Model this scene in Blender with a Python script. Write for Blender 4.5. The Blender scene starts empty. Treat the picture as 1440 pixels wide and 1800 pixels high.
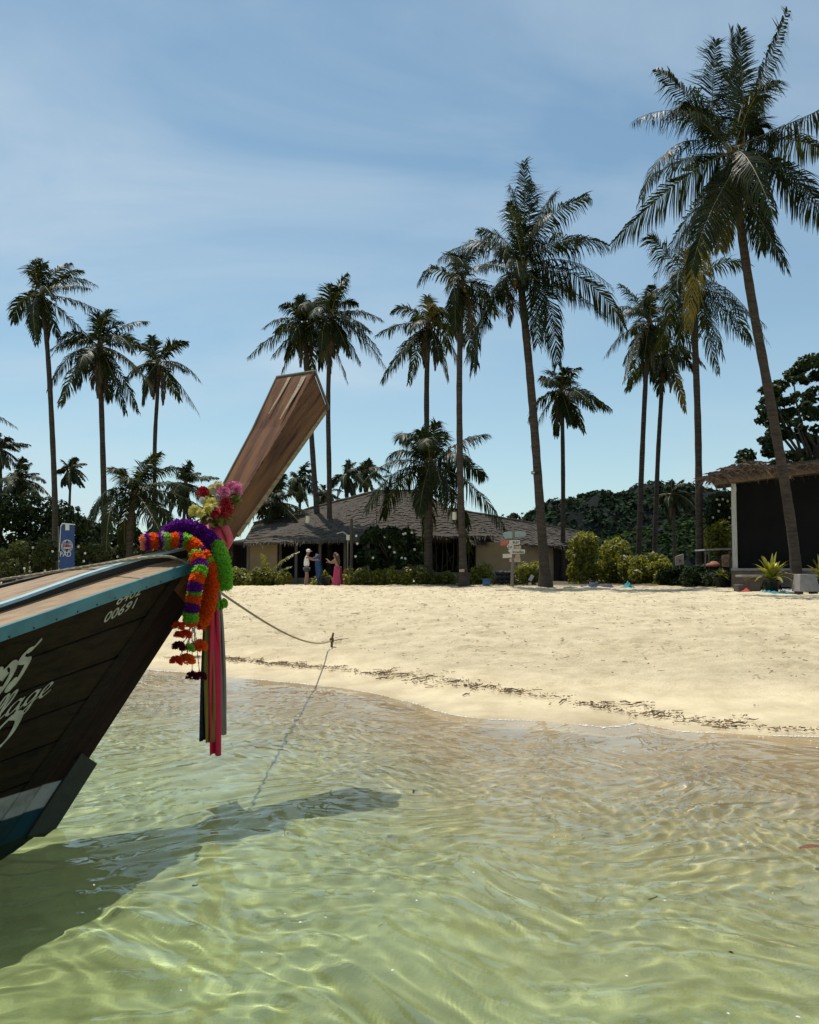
import bpy, bmesh, math, random
import numpy as np
from mathutils import Vector, Matrix

random.seed(7)
S = bpy.context.scene
COL = S.collection
R = math.radians

# ------------------------------------------------------------------ camera
CAM_H = 1.6
PITCH = math.atan(100 / 1440)          # horizon a little under the middle of the frame
FOC = 1440.0
cam = bpy.data.cameras.new('camera')
cam_o = bpy.data.objects.new('camera', cam)
COL.objects.link(cam_o)
cam_o.location = (0, 0, CAM_H)
cam_o.rotation_euler = (R(90) + PITCH, 0, 0)
cam.sensor_fit = 'VERTICAL'
cam.sensor_height = 36
cam.lens = 28.8
cam.clip_start = 0.05
cam.clip_end = 9000
S.camera = cam_o

# ------------------------------------------------------------------ sky, sun, exposure
SUN_EL, SUN_AZ = R(68), R(-31)
world = bpy.data.worlds.new('World')
S.world = world
world.use_nodes = True
wt = world.node_tree
bg = wt.nodes['Background']
sky = wt.nodes.new('ShaderNodeTexSky')
sky.sky_type = 'NISHITA'
sky.sun_disc = False
sky.sun_elevation = SUN_EL
sky.sun_rotation = SUN_AZ
sky.air_density = 1.0
sky.dust_density = 0.35
sky.ozone_density = 2.0
bg.inputs[1].default_value = 0.115


def N(t, kind, **kw):
    n = t.nodes.new(kind)
    for k, v in kw.items():
        if k.startswith('i_'):
            n.inputs[k[2:].replace('_', ' ')].default_value = v
        else:
            setattr(n, k, v)
    return n


def ramp(t, fac, stops):
    n = t.nodes.new('ShaderNodeValToRGB')
    els = n.color_ramp.elements
    while len(els) < len(stops):
        els.new(0.5)
    for e, (p, c) in zip(els, stops):
        e.position = p
        e.color = tuple(c) + (1,) if len(c) == 3 else c
    t.links.new(fac, n.inputs[0])
    return n


def sky_nodes():
    t, L = wt, wt.links
    tc = N(t, 'ShaderNodeTexCoord')
    sep = N(t, 'ShaderNodeSeparateXYZ')
    L.new(tc.outputs['Generated'], sep.inputs[0])
    ab = N(t, 'ShaderNodeMath', operation='ABSOLUTE')
    L.new(sep.outputs[2], ab.inputs[0])
    add = N(t, 'ShaderNodeMath', operation='ADD')
    add.inputs[1].default_value = 0.22
    L.new(ab.outputs[0], add.inputs[0])
    dv = N(t, 'ShaderNodeVectorMath', operation='DIVIDE')
    cmb = N(t, 'ShaderNodeCombineXYZ')
    for i in range(3):
        L.new(add.outputs[0], cmb.inputs[i])
    L.new(tc.outputs['Generated'], dv.inputs[0])
    L.new(cmb.outputs[0], dv.inputs[1])
    mp = N(t, 'ShaderNodeMapping')
    mp.inputs['Scale'].default_value = (0.75, 1.3, 1)
    mp.inputs['Rotation'].default_value = (0, 0, R(-22))
    mp.inputs['Location'].default_value = (3.1, 0.4, 0)
    L.new(dv.outputs[0], mp.inputs[0])
    n1 = N(t, 'ShaderNodeTexNoise', i_Scale=1.5, i_Detail=7.0, i_Roughness=0.52, i_Distortion=0.5)
    n2 = N(t, 'ShaderNodeTexNoise', i_Scale=0.6, i_Detail=2.0, i_Roughness=0.5)
    L.new(mp.outputs[0], n1.inputs[0])
    L.new(mp.outputs[0], n2.inputs[0])
    m = N(t, 'ShaderNodeMath', operation='MULTIPLY')
    r1 = ramp(t, n1.outputs[0], [(0.38, (0, 0, 0)), (0.80, (1, 1, 1))])
    r2 = ramp(t, n2.outputs[0], [(0.36, (0.1, 0.1, 0.1)), (0.62, (1, 1, 1))])
    L.new(r1.outputs[0], m.inputs[0])
    L.new(r2.outputs[0], m.inputs[1])
    m2 = N(t, 'ShaderNodeMath', operation='MULTIPLY')
    m2.inputs[1].default_value = 1.0
    m2.operation = 'MULTIPLY_ADD'
    m2.inputs[2].default_value = 0.09
    L.new(m.outputs[0], m2.inputs[0])
    tint = N(t, 'ShaderNodeMix', data_type='RGBA', blend_type='MULTIPLY')
    tint.inputs[0].default_value = 1
    L.new(sky.outputs[0], tint.inputs[6])
    tint.inputs[7].default_value = (0.90, 1.08, 0.98, 1)
    hz = N(t, 'ShaderNodeMapRange', interpolation_type='SMOOTHSTEP')     # paler towards the horizon all round
    hz.inputs[1].default_value = 0.0
    hz.inputs[2].default_value = 0.42
    hz.inputs[3].default_value = 0.30
    hz.inputs[4].default_value = 0.0
    L.new(ab.outputs[0], hz.inputs[0])
    mxf = N(t, 'ShaderNodeMath', operation='ADD', use_clamp=True)
    L.new(m2.outputs[0], mxf.inputs[0])
    L.new(hz.outputs[0], mxf.inputs[1])
    mx = N(t, 'ShaderNodeMix', data_type='RGBA')
    L.new(mxf.outputs[0], mx.inputs[0])
    L.new(tint.outputs[2], mx.inputs[6])
    mx.inputs[7].default_value = (5.2, 6.2, 7.0, 1)
    L.new(mx.outputs[2], bg.inputs[0])


sky_nodes()

sun = bpy.data.lights.new('sun', 'SUN')
sun.energy = 4.2
sun.angle = R(0.5)
sun.color = (1.0, 0.95, 0.86)
sun.cycles.is_caustics_light = True      # sunlight is bent by the water surface
sun_o = bpy.data.objects.new('sun', sun)
COL.objects.link(sun_o)
sd = Vector((math.sin(SUN_AZ) * math.cos(SUN_EL), math.cos(SUN_AZ) * math.cos(SUN_EL), math.sin(SUN_EL)))
sun_o.rotation_euler = sd.to_track_quat('Z', 'Y').to_euler()
sun_o.location = sd * 60

S.view_settings.view_transform = 'Standard'
S.view_settings.look = 'None'
S.view_settings.exposure = 0.0
S.view_settings.gamma = 1
S.view_settings.use_curve_mapping = False
S.render.engine = 'CYCLES'
S.cycles.max_bounces = 8
S.cycles.transparent_max_bounces = 12
S.cycles.sample_clamp_indirect = 4.0
S.cycles.use_denoising = True

# ------------------------------------------------------------------ helpers


def at(px, py, Y):
    """World point at forward distance Y that the photograph shows at pixel (px, py) of 1440 x 1800."""
    dx = (px - 720) / FOC
    du = (900 - py) / FOC
    d = Vector((dx, math.cos(PITCH) - du * math.sin(PITCH), math.sin(PITCH) + du * math.cos(PITCH)))
    return Vector((0, 0, CAM_H)) + d * (Y / d.y)


SH = np.array([(-400, 60), (-60, 46), (-30, 32), (-12, 20.5), (-6, 15.0), (-3.92, 13.0), (-3.21, 12.63), (-1.76, 11.69), (-0.92, 11.1), (-0.4, 10.6), (0, 9.96),
               (0.26, 9.37), (0.55, 9.0), (0.85, 8.85), (1.44, 8.75), (1.95, 8.38), (2.36, 8.6), (2.67, 8.15), (3.89, 7.91), (8, 7.0),
               (20, 5), (60, 1), (400, -5)])


def shore(x):
    x = np.asarray(x, float)
    near = np.clip(1 - np.abs(x) / 14, 0, 1)
    return np.interp(x, SH[:, 0], SH[:, 1]) + near * (0.045 * np.sin(3.3 * x + 1.5 * np.sin(1.7 * x)) + 0.022 * np.sin(8.1 * x + 2 * np.sin(2.9 * x)))


def zprof(t):
    t = np.asarray(t, float)
    land = 0.80 * (1 - np.exp(-np.clip(t, 0, 500) / 8.5)) + 0.0015 * np.clip(t, 0, 200)
    u = -np.clip(t, -500, 0)
    sea = -0.36 * (1 - np.exp(-u / 4.2)) - 0.012 * np.clip(u - 5, 0, 15) - 0.03 * np.clip(u - 20, 0, 100)
    return np.where(t > 0, land, sea)


def gz(x, y):
    return float(zprof(y - shore(x)))


def fbm(X, Y, seed, scales, amps):
    rng = np.random.default_rng(seed)
    Z = np.zeros_like(X, dtype=float)
    for s, a in zip(scales, amps):
        for k in range(5):
            th = rng.uniform(0, 6.283)
            f = 6.283 / (s * rng.uniform(0.7, 1.4))
            Z += a / 5 ** 0.5 * np.sin(f * (X * math.cos(th) + Y * math.sin(th)) + rng.uniform(0, 6.283)
                                       + 1.4 * np.sin(f * 0.53 * (X * math.sin(th) - Y * math.cos(th)) + k))
    return Z


def grow(a, b, step, lim, g=1.12):
    """even coordinates a..b, then growing steps out to +-lim"""
    mid = list(np.arange(a, b + step * 0.5, step))
    hi, s = [], step
    x = mid[-1]
    while x < lim[1]:
        s *= g
        x += s
        hi.append(x)
    lo, s = [], step
    x = mid[0]
    while x > lim[0]:
        s *= g
        x -= s
        lo.append(x)
    return np.array(lo[::-1] + mid + hi)


def np_mesh(name, v, f, smooth=True, attrs=None):
    v = np.asarray(v, np.float32)
    f = np.asarray(f, np.int32)
    k = f.shape[1]
    me = bpy.data.meshes.new(name)
    me.vertices.add(len(v))
    me.vertices.foreach_set('co', v.ravel())
    me.loops.add(f.size)
    me.loops.foreach_set('vertex_index', f.ravel())
    me.polygons.add(len(f))
    me.polygons.foreach_set('loop_start', np.arange(0, f.size, k, dtype=np.int32))
    me.update(calc_edges=True)
    if smooth:
        me.polygons.foreach_set('use_smooth', np.ones(len(f), bool))
    for an, av in (attrs or {}).items():
        a = me.attributes.new(an, 'FLOAT', 'POINT')
        a.data.foreach_set('value', np.asarray(av, np.float32).ravel())
    return me


def grid_mesh(name, xs, ys, zf, attr=None):
    X, Y = np.meshgrid(xs, ys)
    Z = zf(X, Y)
    ny, nx = X.shape
    i = np.arange(nx * ny).reshape(ny, nx)
    f = np.stack([i[:-1, :-1], i[:-1, 1:], i[1:, 1:], i[1:, :-1]], -1).reshape(-1, 4)
    at_ = {k: fn(X, Y, Z) for k, fn in (attr or {}).items()}
    return np_mesh(name, np.stack([X, Y, Z], -1).reshape(-1, 3), f, True, at_)


class MB:
    """collects shapes (world coordinates) for ONE mesh"""

    def __init__(self):
        self.v, self.f, self.m = [], [], []
        self.mi = 0

    def quad(self, a, b, c, d):
        n = len(self.v)
        self.v += [tuple(a), tuple(b), tuple(c), tuple(d)]
        self.f.append((n, n + 1, n + 2, n + 3))
        self.m.append(self.mi)

    def tri(self, a, b, c):
        n = len(self.v)
        self.v += [tuple(a), tuple(b), tuple(c)]
        self.f.append((n, n + 1, n + 2))
        self.m.append(self.mi)

    def hexa(self, p):
        """8 corners: bottom 4 (ccw), top 4"""
        n = len(self.v)
        self.v += [tuple(q) for q in p]
        for q in ((3, 2, 1, 0), (4, 5, 6, 7), (0, 1, 5, 4), (1, 2, 6, 5), (2, 3, 7, 6), (3, 0, 4, 7)):
            self.f.append(tuple(n + i for i in q))
            self.m.append(self.mi)

    def box(self, c, s, rz=0.0, rx=0.0, ry=0.0):
        M = Matrix.Translation(Vector(c)) @ Matrix.Rotation(rz, 4, 'Z') @ Matrix.Rotation(ry, 4, 'Y') @ Matrix.Rotation(rx, 4, 'X')
        x, y, z = s[0] / 2, s[1] / 2, s[2] / 2
        self.hexa([M @ Vector(q) for q in ((-x, -y, -z), (x, -y, -z), (x, y, -z), (-x, y, -z), (-x, -y, z), (x, -y, z), (x, y, z), (-x, y, z))])

    def tube(self, pts, rad, n=8, cap=True, flat=1.0):
        pts = [Vector(p) for p in pts]
        k = len(pts)
        if not hasattr(rad, '__len__'):
            rad = [rad] * k
        base = len(self.v)
        ref = Vector((0, 0, 1))
        t0 = (pts[-1] - pts[0]).normalized()
        if abs(t0.z) > 0.8:
            ref = Vector((1, 0, 0))
        for i, p in enumerate(pts):
            t = (pts[min(i + 1, k - 1)] - pts[max(i - 1, 0)])
            t = t.normalized() if t.length > 1e-9 else t0
            a = t.cross(ref)
            if a.length < 1e-4:
                a = t.cross(Vector((0, 1, 0)))
            a.normalize()
            b = t.cross(a)
            for j in range(n):
                th = 6.28318 * j / n
                q = p + (a * math.cos(th) + b * math.sin(th) * flat) * rad[i]
                self.v.append(tuple(q))
        for i in range(k - 1):
            for j in range(n):
                j2 = (j + 1) % n
                self.f.append((base + i * n + j, base + i * n + j2, base + (i + 1) * n + j2, base + (i + 1) * n + j))
                self.m.append(self.mi)
        if cap:
            self.f.append(tuple(base + j for j in range(n - 1, -1, -1)))
            self.m.append(self.mi)
            self.f.append(tuple(base + (k - 1) * n + j for j in range(n)))
            self.m.append(self.mi)

    def ball(self, c, r, seg=8, rings=5, sz=1.0, jit=0.0, rnd=random):
        c = Vector(c)
        base = len(self.v)
        for i in range(1, rings):
            ph = math.pi * i / rings
            for j in range(seg):
                th = 6.28318 * j / seg
                q = r * (1 + rnd.uniform(-jit, jit))
                self.v.append((c.x + q * math.sin(ph) * math.cos(th), c.y + q * math.sin(ph) * math.sin(th), c.z + sz * q * math.cos(ph)))
        top = len(self.v)
        self.v += [(c.x, c.y, c.z + sz * r), (c.x, c.y, c.z - sz * r)]
        for i in range(rings - 2):
            for j in range(seg):
                j2 = (j + 1) % seg
                self.f.append((base + i * seg + j, base + (i + 1) * seg + j, base + (i + 1) * seg + j2, base + i * seg + j2))
                self.m.append(self.mi)
        for j in range(seg):
            j2 = (j + 1) % seg
            self.f.append((top, base + j, base + j2))
            self.f.append((top + 1, base + (rings - 2) * seg + j2, base + (rings - 2) * seg + j))
            self.m += [self.mi] * 2

    def lathe(self, c, prof, seg=16):
        c = Vector(c)
        base = len(self.v)
        for r, z in prof:
            for j in range(seg):
                th = 6.28318 * j / seg
                self.v.append((c.x + r * math.cos(th), c.y + r * math.sin(th), c.z + z))
        for i in range(len(prof) - 1):
            for j in range(seg):
                j2 = (j + 1) % seg
                self.f.append((base + i * seg + j, base + i * seg + j2, base + (i + 1) * seg + j2, base + (i + 1) * seg + j))
                self.m.append(self.mi)


def build(name, mb, mat, parent=None, smooth=False, bevel=0.0, **tags):
    v = np.array(mb.v, float).reshape(-1, 3)
    if parent is not None:
        org = Vector((0, 0, 0))
        p = parent
        while p is not None:
            org += Vector(p.location)
            p = p.parent
        v = v - np.array(org)
    me = bpy.data.meshes.new(name)
    me.from_pydata([tuple(q) for q in v], [], mb.f)
    if smooth:
        bm = bmesh.new()
        bm.from_mesh(me)
        bmesh.ops.remove_doubles(bm, verts=bm.verts, dist=2e-5)
        bm.to_mesh(me)
        bm.free()
        me.polygons.foreach_set('use_smooth', [True] * len(me.polygons))
    mats = mat if isinstance(mat, (list, tuple)) else [mat]
    for m in mats:
        me.materials.append(m)
    if len(mats) > 1:
        me.polygons.foreach_set('material_index', mb.m)
    me.update()
    o = bpy.data.objects.new(name, me)
    COL.objects.link(o)
    if parent is not None:
        o.parent = parent
    if bevel:
        b = o.modifiers.new('bevel', 'BEVEL')
        b.width = bevel
        b.segments = 2
        b.limit_method = 'ANGLE'
    tag(o, **tags)
    return o


def tag(o, label=None, cat=None, group=None, kind=None):
    if label:
        o['label'] = label
    if cat:
        o['category'] = cat
    if group:
        o['group'] = group
    if kind:
        o['kind'] = kind
    return o


def link(name, me, mat, parent=None, **tags):
    o = bpy.data.objects.new(name, me)
    COL.objects.link(o)
    if mat is not None:
        for m in (mat if isinstance(mat, (list, tuple)) else [mat]):
            me.materials.append(m)
    if parent is not None:
        o.parent = parent
    tag(o, **tags)
    return o


def thing(name, loc, label, cat, group=None):
    o = bpy.data.objects.new(name, None)
    o.empty_display_size = 0.2
    o.location = loc
    COL.objects.link(o)
    return tag(o, label, cat, group)


def dup(o, parent=None, label=None):
    c = o.copy()
    COL.objects.link(c)
    if parent is not None:
        c.parent = parent
    if label:
        c['label'] = label
    return c


def catmull(pts, n):
    pts = [Vector(p) for p in pts]
    P = [pts[0] * 2 - pts[1]] + pts + [pts[-1] * 2 - pts[-2]]
    out = []
    for i in range(len(pts) - 1):
        p0, p1, p2, p3 = P[i:i + 4]
        for k in range(n):
            t = k / n
            out.append(0.5 * ((2 * p1) + (p2 - p0) * t + (2 * p0 - 5 * p1 + 4 * p2 - p3) * t * t + (3 * p1 - p0 - 3 * p2 + p3) * t ** 3))
    out.append(pts[-1])
    return out


# ------------------------------------------------------------------ materials


def mat(name, col, rough=0.8, var=0.25, scale=6.0, bump=0.0, bscale=40.0, spec=0.5, metal=0.0, stretch=None, rot=0.0, dark=None, coords='Object', detail=5.0):
    """plain surface: base colour with noise wear and fine relief"""
    m = bpy.data.materials.new(name)
    m.use_nodes = True
    t = m.node_tree
    L = t.links
    b = t.nodes['Principled BSDF']
    b.inputs['Roughness'].default_value = rough
    b.inputs['Specular IOR Level'].default_value = spec
    b.inputs['Metallic'].default_value = metal
    tc = N(t, 'ShaderNodeTexCoord')
    src = tc.outputs[coords]
    if stretch:
        mp0 = N(t, 'ShaderNodeMapping')
        mp0.inputs['Rotation'].default_value = (0, 0, -rot)
        L.new(src, mp0.inputs[0])
        mp = N(t, 'ShaderNodeMapping')
        mp.inputs['Scale'].default_value = stretch
        L.new(mp0.outputs[0], mp.inputs[0])
        src = mp.outputs[0]
    nz = N(t, 'ShaderNodeTexNoise', i_Scale=scale, i_Detail=detail, i_Roughness=0.6)
    L.new(src, nz.inputs[0])
    c = Vector(col)
    d = Vector(dark) if dark else c * (1 - var)
    hi = c * (1 + var * 0.6)
    rp = ramp(t, nz.outputs[0], [(0.3, tuple(d)), (0.55, tuple(c)), (0.75, tuple(hi))])
    L.new(rp.outputs[0], b.inputs[0])
    if bump:
        nb = N(t, 'ShaderNodeTexNoise', i_Scale=bscale, i_Detail=4.0, i_Roughness=0.6)
        L.new(src, nb.inputs[0])
        bp = N(t, 'ShaderNodeBump', i_Strength=bump, i_Distance=0.02)
        L.new(nb.outputs[0], bp.inputs['Height'])
        L.new(bp.outputs[0], b.inputs['Normal'])
    return m


def leafmat(name, c1, c2, rough=0.45, trans=0.25, tcol=None, spec=0.5):
    m = bpy.data.materials.new(name)
    m.use_nodes = True
    t = m.node_tree
    L = t.links
    b = t.nodes['Principled BSDF']
    b.inputs['Roughness'].default_value = rough
    b.inputs['Specular IOR Level'].default_value = spec
    a = N(t, 'ShaderNodeAttribute', attribute_name='vary')
    rp = ramp(t, a.outputs['Fac'], [(0.0, c1), (0.75, c2), (1.0, tuple(Vector(c2) * 1.25))])
    L.new(rp.outputs[0], b.inputs[0])
    tr = N(t, 'ShaderNodeBsdfTranslucent')
    tint = N(t, 'ShaderNodeMix', data_type='RGBA', blend_type='MULTIPLY')
    tint.inputs[0].default_value = 1
    L.new(rp.outputs[0], tint.inputs[6])
    tint.inputs[7].default_value = tuple(tcol or (1.6, 1.5, 0.5)) + (1,)
    L.new(tint.outputs[2], tr.inputs[0])
    mx = N(t, 'ShaderNodeMixShader')
    mx.inputs[0].default_value = trans
    L.new(b.outputs[0], mx.inputs[1])
    L.new(tr.outputs[0], mx.inputs[2])
    L.new(mx.outputs[0], t.nodes['Material Output'].inputs[0])
    return m


def sand_material():
    m = bpy.data.materials.new('sand')
    m.use_nodes = True
    t = m.node_tree
    L = t.links
    b = t.nodes['Principled BSDF']
    b.inputs['Specular IOR Level'].default_value = 0.25
    tc = N(t, 'ShaderNodeTexCoord')
    a = N(t, 'ShaderNodeAttribute', attribute_name='shore')
    # shore: metres inland of the water's edge -> 0..1 over -12 .. 36 m
    mr = N(t, 'ShaderNodeMapRange')
    mr.inputs[1].default_value = -12
    mr.inputs[2].default_value = 36
    nz0 = N(t, 'ShaderNodeTexNoise', i_Scale=0.9, i_Detail=4.0)
    L.new(tc.outputs['Object'], nz0.inputs[0])
    off = N(t, 'ShaderNodeMath', operation='MULTIPLY_ADD')
    off.inputs[1].default_value = 1.2
    off.inputs[2].default_value = -0.6
    L.new(nz0.outputs[0], off.inputs[0])
    ad = N(t, 'ShaderNodeMath', operation='ADD')
    L.new(a.outputs['Fac'], ad.inputs[0])
    L.new(off.outputs[0], ad.inputs[1])
    L.new(ad.outputs[0], mr.inputs[0])

    def p(x):
        return (x + 12) / 48
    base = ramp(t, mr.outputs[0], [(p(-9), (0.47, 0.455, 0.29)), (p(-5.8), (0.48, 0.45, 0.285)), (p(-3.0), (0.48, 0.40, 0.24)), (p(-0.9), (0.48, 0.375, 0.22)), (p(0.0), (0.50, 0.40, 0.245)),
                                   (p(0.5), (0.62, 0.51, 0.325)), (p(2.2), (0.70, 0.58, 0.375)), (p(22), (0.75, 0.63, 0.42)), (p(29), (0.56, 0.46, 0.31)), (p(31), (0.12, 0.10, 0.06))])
    n2 = N(t, 'ShaderNodeTexNoise', i_Scale=1.7, i_Detail=8.0, i_Roughness=0.65)
    L.new(tc.outputs['Object'], n2.inputs[0])
    r2 = ramp(t, n2.outputs[0], [(0.3, (0.74, 0.71, 0.66)), (0.6, (1.04, 1.04, 1.04))])
    n3 = N(t, 'ShaderNodeTexNoise', i_Scale=55.0, i_Detail=3.0, i_Roughness=0.7)
    L.new(tc.outputs['Object'], n3.inputs[0])
    r3 = ramp(t, n3.outputs[0], [(0.30, (0.42, 0.37, 0.31)), (0.46, (1, 1, 1))])
    m1 = N(t, 'ShaderNodeMix', data_type='RGBA', blend_type='MULTIPLY')
    m1.inputs[0].default_value = 1
    L.new(base.outputs[0], m1.inputs[6])
    L.new(r2.outputs[0], m1.inputs[7])
    m2 = N(t, 'ShaderNodeMix', data_type='RGBA', blend_type='MULTIPLY')
    rf_ = ramp(t, mr.outputs[0], [(p(-1.5), (0.10,) * 3), (p(1.0), (0.3,) * 3), (p(2.4), (0.75,) * 3)])
    L.new(rf_.outputs[0], m2.inputs[0])
    L.new(m1.outputs[2], m2.inputs[6])
    L.new(r3.outputs[0], m2.inputs[7])
    L.new(m2.outputs[2], b.inputs[0])
    rr = ramp(t, mr.outputs[0], [(p(-0.2), (0.45,) * 3), (p(0.8), (0.9,) * 3)])
    L.new(rr.outputs[0], b.inputs['Roughness'])
    # grain relief, weaker on the wave-smoothed band
    nb = N(t, 'ShaderNodeTexNoise', i_Scale=18.0, i_Detail=6.0, i_Roughness=0.7)
    L.new(tc.outputs['Object'], nb.inputs[0])
    rb = ramp(t, mr.outputs[0], [(p(-3), (0.35,) * 3), (p(0.3), (0.1,) * 3), (p(1.1), (0.2,) * 3), (p(2.4), (0.9,) * 3)])
    bp = N(t, 'ShaderNodeBump', i_Distance=0.06)
    L.new(rb.outputs[0], bp.inputs['Strength'])
    L.new(nb.outputs[0], bp.inputs['Height'])
    L.new(bp.outputs[0], b.inputs['Normal'])
    return m


def water_material():
    m = bpy.data.materials.new('clear_water')
    m.use_nodes = True
    t = m.node_tree
    L = t.links
    b = t.nodes['Principled BSDF']
    b.inputs['Roughness'].default_value = 0.0
    b.inputs['IOR'].default_value = 1.333
    b.inputs['Transmission Weight'].default_value = 1.0
    a = N(t, 'ShaderNodeAttribute', attribute_name='depth')
    # green grows with the depth of the water below
    rp = ramp(t, a.outputs['Fac'], [(0.0, (1, 1, 1)), (0.15, (0.96, 0.98, 0.93)), (0.26, (0.76, 0.93, 0.70)), (0.45, (0.63, 0.89, 0.54)), (1.0, (0.30, 0.66, 0.42))])
    L.new(rp.outputs[0], b.inputs[0])
    return m


M = {}
M['sand'] = sand_material()
M['water'] = water_material()


def film_material():
    """the last few centimetres of water: a clear film with the sky's reflection on it"""
    m = bpy.data.materials.new('water_film')
    m.use_nodes = True
    t = m.node_tree
    fr = N(t, 'ShaderNodeFresnel')
    fr.inputs[0].default_value = 1.333
    gl = N(t, 'ShaderNodeBsdfGlossy')
    gl.inputs['Roughness'].default_value = 0.02
    tr = N(t, 'ShaderNodeBsdfTransparent')
    mx = N(t, 'ShaderNodeMixShader')
    t.links.new(fr.outputs[0], mx.inputs[0])
    t.links.new(tr.outputs[0], mx.inputs[1])
    t.links.new(gl.outputs[0], mx.inputs[2])
    t.links.new(mx.outputs[0], t.nodes['Material Output'].inputs[0])
    return m


M['film'] = film_material()
M['frond'] = leafmat('palm_leaf', (0.012, 0.017, 0.007), (0.034, 0.044, 0.014), 0.42, 0.28, (1.8, 1.7, 0.4), 0.09)
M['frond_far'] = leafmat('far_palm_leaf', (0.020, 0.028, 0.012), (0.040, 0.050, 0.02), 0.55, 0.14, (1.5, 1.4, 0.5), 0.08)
M['frond_yellow'] = leafmat('yellow_backlit_palm_leaf', (0.05, 0.05, 0.010), (0.14, 0.11, 0.02), 0.4, 0.35, (1.5, 1.3, 0.4))  # yellow fronds; backlit glow of hanging leaves also put into this colour
M['frond_dead'] = leafmat('dead_palm_leaf', (0.04, 0.028, 0.014), (0.10, 0.07, 0.035), 0.7, 0.1, (1.2, 1.0, 0.6))
M['bark'] = mat('palm_bark', (0.070, 0.054, 0.042), 0.9, 0.55, 3.0, 1.0, 9.0, 0.2, stretch=(1, 1, 5))
M['coconut'] = mat('coconut_husk', (0.10, 0.085, 0.02), 0.6, 0.3, 5)
M['hedge'] = leafmat('hedge_leaf', (0.05, 0.06, 0.010), (0.26, 0.26, 0.035), 0.42, 0.5, (1.4, 1.3, 0.4))
M['hedge_dark'] = leafmat('dark_hedge_leaf', (0.035, 0.05, 0.010), (0.17, 0.19, 0.03), 0.42, 0.45)
M['hedge_yellow'] = leafmat('yellow_bush_leaf', (0.06, 0.068, 0.010), (0.235, 0.24, 0.035), 0.45, 0.5, (1.4, 1.3, 0.4))
M['tree'] = leafmat('broad_leaf', (0.012, 0.022, 0.010), (0.036, 0.055, 0.017), 0.5, 0.2, None, 0.12)
M['tree_dark'] = leafmat('dense_dark_leaf', (0.009, 0.015, 0.006), (0.022, 0.034, 0.012), 0.7, 0.08, None, 0.05)
M['forest'] = leafmat('hazed_forest_leaf', (0.015, 0.025, 0.017), (0.040, 0.058, 0.034), 0.9, 0.05, None, 0.0)  # far hill leaves lightened in colour, in place of haze
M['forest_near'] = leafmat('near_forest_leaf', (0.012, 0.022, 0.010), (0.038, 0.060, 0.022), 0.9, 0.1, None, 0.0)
M['agave'] = leafmat('spider_lily_leaf', (0.10, 0.115, 0.012), (0.30, 0.29, 0.05), 0.4, 0.35, (1.3, 1.2, 0.4))
M['wood_stem'] = mat('branch_bark', (0.10, 0.075, 0.055), 0.9, 0.3, 8, 0.5, 30)
M['petal_white'] = mat('white_petal', (0.75, 0.72, 0.66), 0.7, 0.1)
BR = R(59)
M['hull'] = None


def wood(name, col, dark, rough, rot=0.0, scale=3.0, bump=0.35, stretch=(0.6, 14, 14), spec=0.4):
    return mat(name, col, rough, 0.3, scale, bump, 9.0, spec, stretch=stretch, rot=rot, dark=dark, detail=8.0)


# ------------------------------------------------------------------ ground and sea


def pits(X, Y, Z):
    """footprints and dents pressed into the dry sand"""
    rng = np.random.default_rng(11)
    xs, ys = X[0], Y[:, 0]
    for k in range(5200):
        x = rng.uniform(-12, 14)
        y = rng.uniform(8, 40)
        t = y - shore(x)
        if t < 1.6 or (t < 3 and rng.random() < 0.6):
            continue
        r = rng.uniform(0.06, 0.17) * (1 + 0.02 * y)
        d = rng.uniform(0.014, 0.055)
        i0, i1 = np.searchsorted(xs, (x - 2.4 * r, x + 2.4 * r))
        j0, j1 = np.searchsorted(ys, (y - 2.4 * r, y + 2.4 * r))
        if i1 - i0 < 2 or j1 - j0 < 2:
            continue
        th = rng.uniform(0, 3.14)
        dx = X[j0:j1, i0:i1] - x
        dy = Y[j0:j1, i0:i1] - y
        a = (dx * math.cos(th) + dy * math.sin(th)) / r
        b = (-dx * math.sin(th) + dy * math.cos(th)) / (r * rng.uniform(0.4, 0.8))
        q = a * a + b * b
        Z[j0:j1, i0:i1] += d * (0.45 * np.exp(-(np.sqrt(q) - 1.25) ** 2 * 7) - np.exp(-q * 1.3))
    return Z


def ground_z(X, Y):
    T = Y - shore(X)
    Z = zprof(T)
    land = np.clip((T - 1.2) / 2.0, 0, 1)
    near = np.clip(1 - (np.abs(Y) + np.abs(X) - 60) / 60, 0, 1)
    Z = Z + land * near * fbm(X, Y, 5, (3.2, 1.1, 0.45, 0.22), (0.030, 0.012, 0.008, 0.006))
    Z = Z + (T < 0) * np.clip(-T / 2, 0, 1) * near * fbm(X, Y, 6, (1.6, 0.5), (0.02, 0.006))
    # berm where the dry sand starts
    Z = Z + 0.05 * np.exp(-((T - 2.2) / 0.55) ** 2)
    return pits(X, Y, Z)


gx = grow(-8.5, 9.5, 0.055, (-2500, 2500), 1.10)
gy = np.concatenate([grow(2.0, 22.0, 0.06, (-300, 22.0), 1.2)[:-1], grow(22.0, 40.0, 0.11, (22.0, 5000), 1.12)[1:]])
gy = np.unique(np.round(gy, 4))
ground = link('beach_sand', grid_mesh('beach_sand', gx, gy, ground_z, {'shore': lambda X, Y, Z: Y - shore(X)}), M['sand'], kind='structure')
ground['label'] = 'pale sandy beach running down under the shallow water'
ground.cycles.is_caustics_receiver = True


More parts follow.
